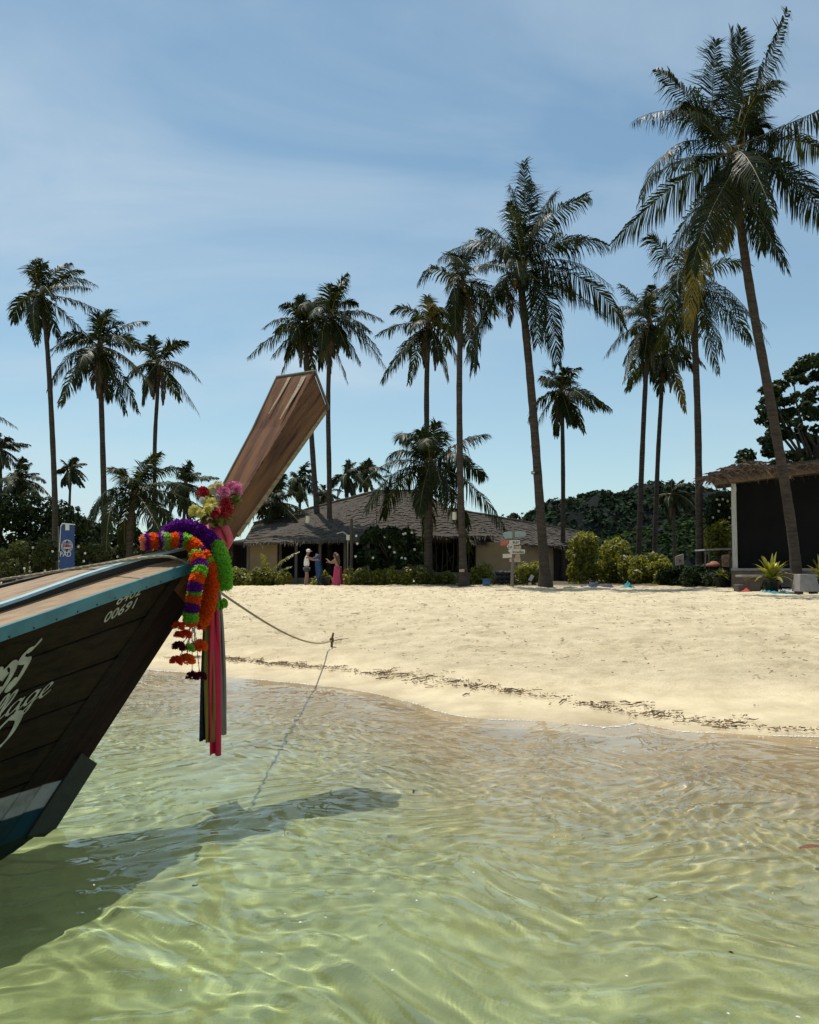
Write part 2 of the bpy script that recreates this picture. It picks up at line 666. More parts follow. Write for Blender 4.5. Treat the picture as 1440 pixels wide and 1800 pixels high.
def water_z(X, Y):
    rng = np.random.default_rng(21)
    T = Y - shore(X)
    dep = np.clip(-T, 0, 50)
    near = np.clip(1 - (np.abs(X) + np.abs(Y - 6) - 9) / 12, 0, 1)
    W = 0
    wx = X + 0.25 * np.sin(Y * 1.7 + 0.6 * np.sin(X * 1.1)) + 0.12 * np.sin(Y * 3.9 + X * 2.3)
    wy = Y + 0.25 * np.sin(X * 1.5 + 0.7 * np.sin(Y * 0.9)) + 0.10 * np.sin(X * 4.3 - Y * 1.9)
    for lam, amp, n, spread in ((2.6, 0.0036, 3, 0.35), (1.3, 0.0020, 4, 0.5), (0.7, 0.0016, 5, 0.7), (0.46, 0.0020, 6, 0.8), (0.30, 0.0019, 7, 1.0), (0.18, 0.00100, 9, 1.2), (0.11, 0.00036, 9, 1.4)):
        for k in range(n):
            a = R(66) + rng.normal(0, spread)
            kk = 6.283 / (lam * rng.uniform(0.8, 1.25))
            ph = kk * (wx * math.cos(a) + wy * math.sin(a)) + rng.uniform(0, 6.283)
            env = 0.65 + 0.35 * np.sin(0.7 * X / lam ** 0.5 + rng.uniform(0, 6)) * np.sin(0.6 * Y / lam ** 0.5 + rng.uniform(0, 6))
            s = np.sin(ph)
            fine = 1.0 if lam > 0.5 else near
            W = W + amp * env * fine * (s + 0.25 * np.sin(2 * ph + 1.2))
    ripple = np.clip((T + 5.5) / 3.0, 0, 1)        # short chop over the shelf close to the sand
    for k in range(9):
        a = rng.uniform(0, 6.283)
        kk = 6.283 / rng.uniform(0.09, 0.2)
        W = W + ripple * near * 0.0009 * np.sin(kk * (wx * math.cos(a) + wy * math.sin(a)) + rng.uniform(0, 6))
    return 0.003 + W * np.clip(dep / 1.3, 0.08, 1)


wxs = grow(-4.2, 4.8, 0.019, (-380, 380), 1.09)
wys = np.concatenate([grow(2.1, 9.5, 0.018, (-250, 9.5), 1.12)[:-1], grow(9.5, 13.6, 0.03, (9.5, 60), 1.14)[1:]])
wys = np.unique(np.round(wys, 4))
DEPTH = {'depth': lambda X, Y, Z: -zprof(Y - shore(X)).clip(-3, 0)}
sea_full = grid_mesh('sea_water', wxs, wys, water_z, DEPTH)


def part_of_sea(name, keep):
    """the faces of the sea sheet whose depth passes a test"""
    n, k = len(sea_full.vertices), len(sea_full.polygons)
    co, fi, de = np.empty(n * 3, np.float32), np.empty(k * 4, np.int32), np.empty(n, np.float32)
    sea_full.vertices.foreach_get('co', co)
    sea_full.loops.foreach_get('vertex_index', fi)
    sea_full.attributes['depth'].data.foreach_get('value', de)
    fi = fi.reshape(k, 4)
    fi = fi[keep(de[fi].max(1))]
    used = np.unique(fi)
    re_ = np.full(n, -1, np.int32)
    re_[used] = np.arange(len(used))
    return np_mesh(name, co.reshape(n, 3)[used], re_[fi], True, {'depth': de[used]})


water = link('sea_water', part_of_sea('sea_water', lambda d: d > 0.035), M['water'], kind='structure')
edge = link('shallow_water', part_of_sea('shallow_water', lambda d: (d <= 0.035) & (d > 0)), M['film'], kind='structure')
edge['label'] = 'thin clear film of water at the edge of the sand'
water['label'] = 'clear green shallow sea water at the beach edge'
water.cycles.is_caustics_caster = True

# ------------------------------------------------------------------ pixel/ground helpers


def gpix(px, py, lift=0.0):
    """where the line of sight through a pixel meets the sand"""
    y = 1.5
    while y < 80:
        p = at(px, py, y)
        if p.z <= float(zprof(p.y - shore(p.x))):
            break
        y += 0.03
    p = at(px, py, y)
    return Vector((p.x, p.y, gz(p.x, p.y) + lift))


# ------------------------------------------------------------------ long-tail boat
B0 = Vector((-2.2587, 5.1659, 0.0))                       # foot of the stem at the water
HDG = Vector((math.sin(R(31)), math.cos(R(31)), 0))       # bow points inland and to the right
STB = Vector((HDG.y, -HDG.x, 0))


def b2w(u, v, w):
    return B0 + HDG * u + STB * v + Vector((0, 0, w))


def onb(px, py, v):
    """(u, v, w) in the boat's frame where a line of sight meets the lengthwise plane v"""
    o = Vector((0, 0, CAM_H))
    d = at(px, py, 1.0) - o
    t = (v - (o - B0).dot(STB)) / d.dot(STB)
    q = o + d * t - B0
    return (q.dot(HDG), v, q.z)


def bp(px, py, v):
    return b2w(*onb(px, py, v))


def sheer(u):
    if u > -1.2:
        return 1.43 + 0.197 * u + 0.016 * max(0.0, 1 - ((u - 0.25) / 0.85) ** 2)
    return 1.1936 - 0.236 * (1 - math.exp((u + 1.2) / 1.2))


def u_front(w):
    return 0.869 * w - 0.04


def u_hood(w):
    return u_front(w) - 0.27


def ctopf(u):
    return sheer(u) + float(np.interp(u, (-3.0, -0.58, 0.1, 1.1), (0.03, 0.058, 0.082, 0.09)))


def hull_v(u, w):
    w0 = max(0.0, w)
    f = min(1.0, w0 / sheer(u))
    s = max(0.0, u_hood(w0) - u)
    g = 0.085 + 0.95 * (1 - math.exp(-s / 2.2))
    b = 0.055 + 0.45 * (1 - math.exp(-s / 5.0))
    v = b + (g - b) * f ** 0.92
    if w < 0:
        v *= max(0.05, 1 + w / 0.42)
    if u < -6.5:
        v *= max(0.3, 1 - ((-6.5 - u) / 3.2) ** 2 * 0.6)
    return v


def hullpix(px, py):
    lo, hi = -0.2, 1.2
    for _ in range(40):
        m = (lo + hi) / 2
        u, v, w = onb(px, py, m)
        if m < hull_v(u, w):
            lo = m
        else:
            hi = m
    return onb(px, py, lo)


def paint_hull(name='weathered_hull', col=(0.019, 0.0125, 0.006), dark=(0.005, 0.0032, 0.002), stretch=(0.5, 9, 12), rot=None):
    """dark weathered planks with a white band and teal below it, by height above the water"""
    m = mat(name, col, 0.6, 0.5, 2.2, 0.3, 8.0, 0.10, stretch=stretch, rot=BR if rot is None else rot, dark=dark, detail=9.0)
    t = m.node_tree
    L = t.links
    b = t.nodes['Principled BSDF']
    base = b.inputs[0].links[0].from_socket
    tc = N(t, 'ShaderNodeTexCoord')
    sp = N(t, 'ShaderNodeSeparateXYZ')
    geo = N(t, 'ShaderNodeNewGeometry')
    L.new(geo.outputs['Position'], sp.inputs[0])
    nz = N(t, 'ShaderNodeTexNoise', i_Scale=5.0, i_Detail=6.0)
    L.new(tc.outputs['Object'], nz.inputs[0])
    sc = ramp(t, nz.outputs[0], [(0.35, (0.014, 0.028, 0.030)), (0.6, (0.008, 0.042, 0.050))])
    wh = ramp(t, nz.outputs[0], [(0.25, (0.12, 0.105, 0.08)), (0.5, (0.30, 0.29, 0.26))])

    def step(z, soft=0.004):
        a = N(t, 'ShaderNodeMapRange')
        a.inputs[1].default_value = z - soft
        a.inputs[2].default_value = z + soft
        L.new(sp.outputs[2], a.inputs[0])
        return a.outputs[0]
    m1 = N(t, 'ShaderNodeMix', data_type='RGBA')
    L.new(step(0.150), m1.inputs[0])
    L.new(sc.outputs[0], m1.inputs[6])
    L.new(wh.outputs[0], m1.inputs[7])
    m2 = N(t, 'ShaderNodeMix', data_type='RGBA')
    L.new(step(0.285), m2.inputs[0])
    L.new(m1.outputs[2], m2.inputs[6])
    L.new(base, m2.inputs[7])
    m3 = N(t, 'ShaderNodeMix', data_type='RGBA')
    L.new(step(0.0, 0.03), m3.inputs[0])
    m3.inputs[6].default_value = (0.025, 0.03, 0.018, 1)
    L.new(m2.outputs[2], m3.inputs[7])
    L.new(m3.outputs[2], b.inputs[0])
    return m


M['hull'] = paint_hull()
M['hood'] = paint_hull('hood_timber', (0.014, 0.009, 0.006), (0.006, 0.004, 0.003))
M['stem'] = paint_hull('stem_timber', (0.022, 0.010, 0.0055), (0.006, 0.0035, 0.003), (0.8, 12, 12), 0)
M['stem_old'] = wood('stem_timber', (0.055, 0.027, 0.014), (0.014, 0.008, 0.006), 0.55, 0, 2.4, stretch=(0.8, 12, 12))
M['prow'] = mat('varnished_prow', (0.175, 0.076, 0.031), 0.5, 0.55, 2.6, 0.12, 6.0, 0.12, stretch=(0.4, 7, 7), dark=(0.050, 0.017, 0.011), detail=9)
M['prow_edge'] = wood('sunlit_edge_sapwood', (0.33, 0.22, 0.11), (0.16, 0.10, 0.05), 0.6, BR)  # sapwood tone; also paints the sunlit rim of the prow's front
M['deck'] = wood('deck_timber', (0.29, 0.18, 0.082), (0.15, 0.085, 0.04), 0.6, BR, 2.2, stretch=(0.7, 12, 12))
M['dark_timber'] = wood('black_timber', (0.018, 0.013, 0.010), (0.007, 0.005, 0.004), 0.6, BR)
M['teal'] = mat('teal_paint', (0.038, 0.185, 0.22), 0.45, 0.3, 6, 0.15, 20)
M['pale_blue'] = mat('pale_blue_paint', (0.30, 0.46, 0.50), 0.5, 0.3, 8, 0.15, 20)
M['grey_edge'] = mat('weathered_trim', (0.16, 0.13, 0.10), 0.7, 0.35, 8)
M['letter'] = mat('faded_white_lettering', (0.46, 0.44, 0.37), 0.7, 0.3, 14)
M['iron'] = mat('dark_iron', (0.02, 0.018, 0.016), 0.6, 0.2, 10)
M['rope'] = mat('hemp_rope', (0.40, 0.33, 0.22), 0.95, 0.3, 60, 0.5, 200)
M['rope_dark'] = mat('wet_rope', (0.10, 0.075, 0.05), 0.9, 0.3, 60, 0.5, 200)


def make_boat():
    root = thing('longtail_boat', B0, 'wooden longtail boat with raked prow, teal rail and white lettering', 'boat')
    us = [0.0, 0.06, 0.14, 0.26, 0.4, 0.58, 0.8, 1.05, 1.35, 1.7, 2.1, 2.6, 3.3, 4.2, 5.2, 6.3, 7.4, 8.4, 9.2]
    edges = [0.0, 0.105, 0.235, 0.375, 0.52, 0.665, 0.81, 0.955]
    for side in (1, -1):
        for k in range(len(edges) - 1):
            fa, fb = edges[k], edges[k + 1]
            mb = MB()
            rows = []
            for s in us:
                row = []
                for f, dv in ((fa + 0.002, -0.006), (fa + 0.006, 0.0), ((fa + fb) / 2, 0.003), (fb - 0.006, 0.0), (fb - 0.002, -0.006), (fb - 0.002, -0.035), (fa + 0.002, -0.035)):
                    u0 = 0.7 - s
                    for _ in range(6):
                        w = f * sheer(u0)
                        u0 = u_hood(w) - s
                    w = f * sheer(u0)
                    row.append(b2w(u0, side * (hull_v(u0, w) + dv), w))
                rows.append(row)
            for a, b in zip(rows[:-1], rows[1:]):
                for i in range(7):
                    j = (i + 1) % 7
                    q = (a[i], a[j], b[j], b[i])
                    mb.quad(*(q if side > 0 else q[::-1]))
            build('plank', mb, M['hull'], root)
        # bottom below the water
        mb = MB()
        rows = []
        for s in us:
            row = []
            for w in (0.006, -0.12, -0.24, -0.36):
                u0 = u_hood(0) - s
                row.append(b2w(u0, side * (hull_v(u0, w) - 0.006), w))
            rows.append(row)
        for a, b in zip(rows[:-1], rows[1:]):
            for i in range(3):
                q = (a[i], a[i + 1], b[i + 1], b[i])
                mb.quad(*(q if side < 0 else q[::-1]))
        build('bottom_plank', mb, M['hull'], root)
        # cap board, fascia, coaming
        su = [1.13 - 0.1 * i for i in range(14)] + [-0.4, -0.8, -1.3, -2, -3, -4, -5, -6, -7, -7.9]
        su = sorted(set(round(x, 3) for x in su), reverse=True)

        def strip(fn, name, m, bevel=0):
            mb = MB()
            rows = [[b2w(q[0], side * q[1], q[2]) for q in fn(u)] for u in su]
            n = len(rows[0])
            for a, b in zip(rows[:-1], rows[1:]):
                for i in range(n):
                    j = (i + 1) % n
                    q = (a[i], a[j], b[j], b[i])
                    mb.quad(*(q if side < 0 else q[::-1]))
            mb.f.append(tuple(len(mb.v) + i for i in range(n)))
            mb.m.append(0)
            mb.v += [tuple(q) for q in rows[0]]
            return build(name, mb, m, root)

        def g(u):
            return hull_v(u, sheer(u))

        def cap(u):
            w = sheer(u)
            a, b = max(0.02, g(u) - 0.19), g(u) + 0.012
            return [(u, a, w + 0.008), (u, a, w + 0.038), (u, b, w), (u, b, w - 0.03)]

        def fascia(u):
            w = sheer(u)
            a, b = g(u) + 0.014, g(u) + 0.045
            return [(u, a, w - 0.068), (u, a, w + 0.006), (u, b, w + 0.006), (u, b, w - 0.068)]

        def ctop(u):
            return ctopf(u)

        def coam(u):
            a = max(0.012, g(u) - 0.215)
            b = max(0.03, g(u) - 0.185)
            w = sheer(u)
            return [(u, a, w - 0.09), (u, a, ctop(u)), (u, b, ctop(u)), (u, b, w - 0.09)]

        def ccap(u):
            a = max(0.008, g(u) - 0.228)
            b = max(0.035, g(u) - 0.175)
            return [(u, a, ctop(u) + 0.002), (u, a, ctop(u) + 0.02), (u, b, ctop(u) + 0.02), (u, b, ctop(u) + 0.002)]
        strip(cap, 'cap_board', M['deck'])
        strip(fascia, 'rub_rail', M['teal'])
        strip(coam, 'coaming', M['dark_timber'])
        strip(ccap, 'coaming_cap', M['pale_blue'] if side > 0 else M['dark_timber'])
    # nails in the starboard rub rail
    for i in range(14):
        u = 0.95 - 0.16 * i
        mb = MB()
        p = b2w(u, hull_v(u, sheer(u)) + 0.046, sheer(u) - 0.055)
        mb.ball(p, 0.0055, 8, 4)
        build('nail', mb, M['iron'], root, smooth=True)
    # foredeck planks
    NP = 6
    ds = [0.98, 0.8, 0.6, 0.4, 0.2, 0, -0.3, -0.7, -1.2, -1.8, -2.6]

    def dw(u):
        return ctopf(u) - 0.004
    for k in range(NP):
        mb = MB()
        rows = []
        for u in ds:
            half = max(0.02, hull_v(u, sheer(u)) - 0.23)
            a = -half + 2 * half * k / NP + 0.0012
            b = -half + 2 * half * (k + 1) / NP - 0.0012
            cam_ = 0.035 * (1 - ((a + b) / 2 / half) ** 2)
            wa = dw(u) + 0.035 * (1 - (a / half) ** 2)
            wb = dw(u) + 0.035 * (1 - (b / half) ** 2)
            rows.append([b2w(u, a, wa - 0.025), b2w(u, a, wa), b2w(u, b, wb), b2w(u, b, wb - 0.025)])
        for a, b in zip(rows[:-1], rows[1:]):
            for i in range(4):
                j = (i + 1) % 4
                mb.quad(a[i], b[i], b[j], a[j])
        mb.quad(*rows[0])
        build('deck_plank', mb, M['deck'], root)
    # dark hold floor so that nothing shows through the open waist
    mb = MB()
    rows = []
    for u in (-2.6, -3.5, -5, -6.5, -8):
        h = hull_v(u, 0.45) - 0.03
        rows.append([b2w(u, -h, 0.45), b2w(u, h, 0.45)])
    for a, b in zip(rows[:-1], rows[1:]):
        mb.quad(a[0], a[1], b[1], b[0])
    build('bilge_boards', mb, M['deck'], root)
    # transom
    mb = MB()
    u = u_hood(0.3) - 9.2
    pts = [b2w(u_hood(f * 1.1) - 9.2, sgn * (hull_v(u_hood(f * 1.1) - 9.2, f * 1.1) - 0.01), f * 1.1) for sgn, fs in ((1, (0, 0.5, 0.95)), (-1, (0.95, 0.5, 0))) for f in fs]
    mb.v += [tuple(p) for p in pts]
    mb.f.append(tuple(range(6)))
    mb.m.append(0)
    build('transom', mb, M['hull'], root)

    # stem and raised prow: sections (front u, w) -> (aft u, w), half width
    secs = [((-0.42, -0.42), (-0.75, -0.42), 0.045), ((-0.05, 0.0), (-0.34, 0.10), 0.05), ((0.475, 0.6), (0.29, 0.75), 0.055), ((0.95, 1.15), (0.77, 1.30), 0.06), ((1.098, 1.322), (0.928, 1.472), 0.066)]
    secs2 = [((1.10, 1.325), (0.93, 1.475), 0.068), ((1.18, 1.42), (1.02, 1.58), 0.075), ((1.37, 1.655), (1.24, 1.84), 0.105), ((1.52, 1.83), (1.42, 2.00), 0.125), ((1.80, 2.13), (1.675, 2.295), 0.142), ((2.2, 2.585), (2.05, 2.80), 0.178), ((2.60, 3.035), (2.395, 3.325), 0.21)]

    def loft(secs, name, m, bevel=0.006):
        mb = MB()
        rows = [[b2w(f[0], -h, f[1]), b2w(f[0], h, f[1]), b2w(a[0], h, a[1]), b2w(a[0], -h, a[1])] for f, a, h in secs]
        for a, b in zip(rows[:-1], rows[1:]):
            for i in range(4):
                j = (i + 1) % 4
                mb.quad(a[i], a[j], b[j], b[i])
        mb.quad(*rows[0][::-1])
        mb.quad(*rows[-1])
        o = build(name, mb, m, root)
        # the timber's own axis runs along x so that the grain follows it
        X = (HDG * 0.669 + Vector((0, 0, 0.743))).normalized()
        Z = X.cross(STB).normalized()
        Rm = Matrix((X, STB, Z)).transposed()
        if Rm.determinant() < 0:
            Rm = Matrix((X, -STB, Z)).transposed()
        o.data.transform(Rm.to_4x4().inverted())
        o.rotation_euler = Rm.to_euler()
        return o
    loft(secs, 'stem_post', M['stem'])
    loft(secs2, 'prow_post', M['prow'])
    # dark hood boards over the plank ends, both sides
    for side in (1, -1):
        mb = MB()
        rows = []
        for w in np.linspace(0.02, 1.50, 12):
            uh = u_hood(w)
            rows.append([b2w(uh + 0.03, side * 0.056, w + 0.02), b2w(uh - 0.005, side * (hull_v(uh, w) + 0.012), w + 0.01), b2w(uh - 0.15, side * (hull_v(uh - 0.15, w) + 0.007), w)])
        for a, b in zip(rows[:-1], rows[1:]):
            for i in range(2):
                q = (a[i], a[i + 1], b[i + 1], b[i])
                mb.quad(*(q if side < 0 else q[::-1]))
        build('hood_board', mb, M['hood'], root)
    # shoe on the lower stem
    mb = MB()
    f0, f1 = -0.06, 0.36

    def shoe(w, o):
        return u_front(w) + o
    rows = []
    for w in (-0.05, 0.10, 0.25, 0.37):
        rows.append([b2w(shoe(w, 0.05), -0.06, w - 0.03), b2w(shoe(w, 0.05), 0.075, w - 0.03), b2w(shoe(w, -0.07), 0.075, w + 0.06), b2w(shoe(w, -0.07), -0.06, w + 0.06)])
    for a, b in zip(rows[:-1], rows[1:]):
        for i in range(4):
            j = (i + 1) % 4
            mb.quad(a[i], a[j], b[j], b[i])
    mb.quad(*rows[0][::-1])
    mb.quad(*rows[-1])
    build('stem_shoe', mb, mat('mossy_shoe', (0.022, 0.024, 0.012), 0.7, 0.4, 8, 0.3, 30), root)
    # trim round the prow's end and along its port edge
    C = [b2w(2.61, -0.218, 3.045), b2w(2.61, 0.218, 3.045), b2w(2.405, 0.218, 3.338), b2w(2.405, -0.218, 3.338)]
    for i in range(4):
        mb = MB()
        mb.tube([C[i], C[(i + 1) % 4]], 0.013, 6)
        build('end_trim', mb, M['grey_edge'], root)
    for s_ in (-1, 1):
        mb = MB()
        mb.tube([b2w(1.675, s_ * 0.144, 2.30), b2w(2.05, s_ * 0.18, 2.805), b2w(2.40, s_ * 0.214, 3.333)], 0.010 if s_ < 0 else 0.007, 6)
        build('edge_trim', mb, M['grey_edge'] if s_ < 0 else M['prow'], root)
    mb = MB()
    rows = []
    for (f, h) in (((1.55, 1.862), 0.129), ((1.80, 2.13), 0.144), ((2.2, 2.585), 0.18), ((2.58, 3.01), 0.21)):
        rows.append([b2w(f[0] + 0.014, h - 0.02, f[1] - 0.012), b2w(f[0] + 0.014, h + 0.003, f[1] - 0.012), b2w(f[0] - 0.012, h + 0.003, f[1] + 0.014), b2w(f[0] - 0.012, h - 0.02, f[1] + 0.014)])
    for a, b in zip(rows[:-1], rows[1:]):
        for i in range(4):
            j = (i + 1) % 4
            mb.quad(a[i], a[j], b[j], b[i])
    mb.quad(*rows[0][::-1])
    mb.quad(*rows[-1])
    build('sunlit_front_edge', mb, M['prow_edge'], root)  # pale strip: the prow's sunlit rim put into its colour
    # pale sapwood streak let into the aft face of the prow
    for (fa, fb, va, vb) in ((0.62, 0.985, -0.075, -0.035), (0.55, 0.97, 0.085, 0.15)):
        mb = MB()
        n = 8
        prev = None
        for i in range(n + 1):
            q = fa + (fb - fa) * i / n
            c = (va + (vb - va) * 0.5) + 0.01 * math.sin(q * 9)
            hw = 0.004 + (vb - va) * 0.35 * (i / n) ** 0.8
            u = 1.675 + (2.395 - 1.675) * q - 0.004
            w = 2.297 + (3.325 - 2.297) * q + 0.004
            cur = (b2w(u, c - hw, w), b2w(u, c + hw, w))
            if prev:
                mb.quad(prev[0], prev[1], cur[1], cur[0])
            prev = cur
        build('sapwood_streak', mb, M['prow_edge'], root)
    return root


boat = make_boat()


def hull_uv(anchor, du, dw):
    u, w = anchor[0] + du, anchor[1] + dw
    return b2w(u, hull_v(u, w) + 0.006, w)


def font_on_hull(text, px, py, px2, py2, height, shear=0.0, bold=0.0, name='lettering', align='LEFT'):
    """painted letters laid on the curved starboard side from one pixel towards another"""
    cu = bpy.data.curves.new('tmp', 'FONT')
    cu.body = text
    cu.size = 1.0
    cu.shear = shear
    cu.offset = bold
    cu.resolution_u = 3
    ob = bpy.data.objects.new('tmp', cu)
    COL.objects.link(ob)
    bpy.context.view_layer.update()
    me0 = bpy.data.meshes.new_from_object(ob.evaluated_get(bpy.context.evaluated_depsgraph_get()))
    bpy.data.objects.remove(ob)
    a, b = hullpix(px, py), hullpix(px2, py2)
    d = Vector((b[0] - a[0], b[2] - a[2]))
    xs = [v.co.x for v in me0.vertices] or [0, 1]
    L_ = max(xs) - min(xs)
    k = d.length / L_
    ang = math.atan2(d.y, d.x)
    mb = MB()
    for v in me0.vertices:
        x, y = (v.co.x - min(xs)) * k, v.co.y * height
        mb.v.append(tuple(hull_uv((a[0], a[2]), x * math.cos(ang) - y * math.sin(ang) * 0.3, x * math.sin(ang) + y)))
    for p in me0.polygons:
        mb.f.append(tuple(p.vertices))
        mb.m.append(0)
    bpy.data.meshes.remove(me0)
    return build(name, mb, M['letter'], boat)


def strokes_on_hull(glyphs, px, py, px2, py2, length, height, pen=0.09, name='lettering'):
    """brush-script letters: centre lines with a slanted flat pen"""
    a, b = hullpix(px, py), hullpix(px2, py2)
    d = Vector((b[0] - a[0], b[2] - a[2]))
    k = d.length / length
    ang = math.atan2(d.y, d.x)
    for g in glyphs:
        mb = MB()
        pts = catmull([(x, y, 0) for x, y in g], 7)
        prev = None
        for i, p in enumerate(pts):
            t = pts[min(i + 1, len(pts) - 1)] - pts[max(i - 1, 0)]
            dirn = math.atan2(t.y, t.x)
            wd = pen * (0.32 + 0.68 * abs(math.sin(dirn - 0.55)))
            n = Vector((-t.y, t.x, 0)).normalized() * wd
            cur = []
            for q in (p - n, p + n):
                x, y = (q.x + 0.30 * q.y) * k, q.y * height
                cur.append(hull_uv((a[0], a[2]), x * math.cos(ang) - y * math.sin(ang) * 0.3, x * math.sin(ang) + y))
            if prev:
                mb.quad(prev[0], cur[0], cur[1], prev[1])
            prev = cur
        build(name, mb, M['letter'], boat)


font_on_hull('6402', 203, 1064, 247, 1044, 0.085, 0.3, 0.012)
font_on_hull('00691', 181, 1095, 238, 1066, 0.085, 0.3, 0.012)
l_ = [(0.0, 0.25), (0.34, 1.2), (0.42, 1.9), (0.26, 2.1), (0.12, 1.5), (0.10, 0.45), (0.24, 0.0), (0.5, 0.25)]
a_ = [(0.72, 0.82), (0.45, 1.0), (0.16, 0.68), (0.12, 0.18), (0.34, 0.0), (0.62, 0.4), (0.76, 0.95), (0.70, 0.35), (0.82, 0.02), (1.05, 0.28)]
g_ = [(0.72, 0.82), (0.45, 1.0), (0.16, 0.68), (0.14, 0.22), (0.36, 0.08), (0.64, 0.45), (0.76, 0.95), (0.68, 0.1), (0.60, -0.55), (0.40, -0.82), (0.24, -0.62), (0.52, -0.15), (1.0, 0.28)]
e_ = [(0.0, 0.28), (0.36, 0.48), (0.56, 0.82), (0.40, 1.02), (0.14, 0.75), (0.10, 0.25), (0.32, 0.0), (0.75, 0.3)]
i_ = [(0.0, 0.25), (0.25, 0.95), (0.18, 0.4), (0.26, 0.02), (0.5, 0.25)]
v_ = [(-0.2, 1.9), (0.1, 2.1), (0.25, 1.4), (0.35, 0.0), (0.9, 1.5), (1.2, 2.1), (1.45, 1.9)]
word, x = [], 0.0
for gl, adv in ((v_, 1.15), (i_, 0.42), (l_, 0.46), (l_, 0.50), (a_, 0.98), (g_, 0.98), (e_, 0.7)):
    word.append([(p[0] + x, p[1]) for p in gl])
    x += adv
# the word runs off the left edge of the photograph: only "llage" is in the frame
strokes_on_hull(word, -82, 1306, 84, 1219, x, 0.062, 0.095)
# large Thai letters above it, the last two of a longer word
tw = [(-0.42, 0.9), (-0.2, 1.02), (-0.06, 0.86), (-0.1, 0.3), (-0.16, 0.0)]
w9 = [(0.30, 0.62), (0.16, 0.74), (0.12, 0.90), (0.26, 1.0), (0.44, 0.92), (0.52, 0.66), (0.42, 0.28), (0.22, 0.02), (0.02, -0.08)]
w9b = [(0.06, -0.06), (0.16, 0.1), (0.26, 0.36)]
r8 = [(1.28, 1.34), (1.05, 1.16), (0.78, 1.14), (0.70, 0.95), (0.88, 0.84), (1.06, 0.74), (0.98, 0.36), (0.82, 0.10), (0.64, 0.14), (0.70, 0.30), (0.84, 0.24)]
strokes_on_hull([tw, w9, w9b, r8], -22, 1236, 32, 1205, 1.1, 0.165, 0.125)
o_ = [(0.5, 1.0), (0.1, 0.75), (0.05, 0.25), (0.35, 0.0), (0.75, 0.2), (0.85, 0.7), (0.5, 1.0)]
strokes_on_hull([o_], -30, 1334, 20, 1298, 0.9, 0.15, 0.14)


# ------------------------------------------------------------------ ropes


def rope(name, pts, r, m, label, cat='rope', group=None, turns=14.0):
    """three strands laid round each other"""
    L_ = sum((Vector(b) - Vector(a)).length for a, b in zip(pts[:-1], pts[1:]))
    n = max(24, int(L_ / (r * 2.2)))
    k = max(1, int(n / (len(pts) - 1)))
    path = catmull(pts, k)
    mb = MB()
    acc = 0
    cum = [0]
    for a, b in zip(path[:-1], path[1:]):
        acc += (b - a).length
        cum.append(acc)
    for s in range(3):
        q = []
        for i, p in enumerate(path):
            t = (path[min(i + 1, len(path) - 1)] - path[max(i - 1, 0)]).normalized()
            a = t.cross(Vector((0, 0, 1)) if abs(t.z) < 0.9 else Vector((1, 0, 0))).normalized()
            b = t.cross(a)
            th = cum[i] / (r * turns) * 6.283 + s * 2.094
            q.append(p + (a * math.cos(th) + b * math.sin(th)) * r * 0.52)
        mb.tube(q, r * 0.56, 5)
    return build(name, mb, m, smooth=True, label=label, cat=cat, group=group)


stake_p = gpix(583, 1137)
knot = stake_p + Vector((0, 0, 0.10))
st = Vector(bp(345, 1003, 0.16))
sag = [st, bp(372, 1030, 0.22)]
p0, p1 = sag[-1], knot
for i in range(1, 7):
    t = i / 7
    q = p0.lerp(p1, t)
    q.z -= 0.17 * 4 * t * (1 - t) * (0.8 + 0.35 * t)
    sag.append(q)
sag.append(p1)
rope('mooring_rope', sag, 0.011, M['rope'], 'pale mooring rope sagging from the boat prow to the stake on the sand')
dk = []
for px, py in ((-60, 1036), (0, 1020), (70, 1009), (140, 998), (210, 987), (283, 978), (312, 983), (336, 994), (346, 1004)):
    best = None
    for i in range(200):
        v = -0.6 + 1.3 * i / 200
        u, _, w = onb(px, py, v)
        dw_ = ctopf(u) + 0.04
        if best is None or abs(w - dw_) < best[0]:
            best = (abs(w - dw_), (u, v, w))
    dk.append(b2w(*best[1]) if px < 300 else bp(px, py, 0.12 + 0.001 * (px - 300)))
rope('deck_rope', dk, 0.010, M['rope'], 'twisted rope lying along the boat deck to the bow')
stk = thing('mooring_stake', stake_p, 'short mooring stake with knotted rope standing in the sand', 'stake')
mb = MB()
mb.tube([stake_p + Vector((0, 0, -0.1)), stake_p + Vector((0.005, 0, 0.12)), stake_p + Vector((0.03, 0, 0.24))], [0.022, 0.02, 0.016], 8)
build('post', mb, M['wood_stem'], stk)
mb = MB()
for i in range(5):
    c = stake_p + Vector((0.003, 0, 0.085 + 0.014 * i))
    mb.tube([c + Vector((0.03 * math.cos(a), 0.03 * math.sin(a), 0.004 * math.sin(a * 2 + i))) for a in np.linspace(0, 6.283, 11)], 0.009, 5)
build('knot', mb, M['rope_dark'], stk)

# ------------------------------------------------------------------ garlands, flowers, ribbons on the bow


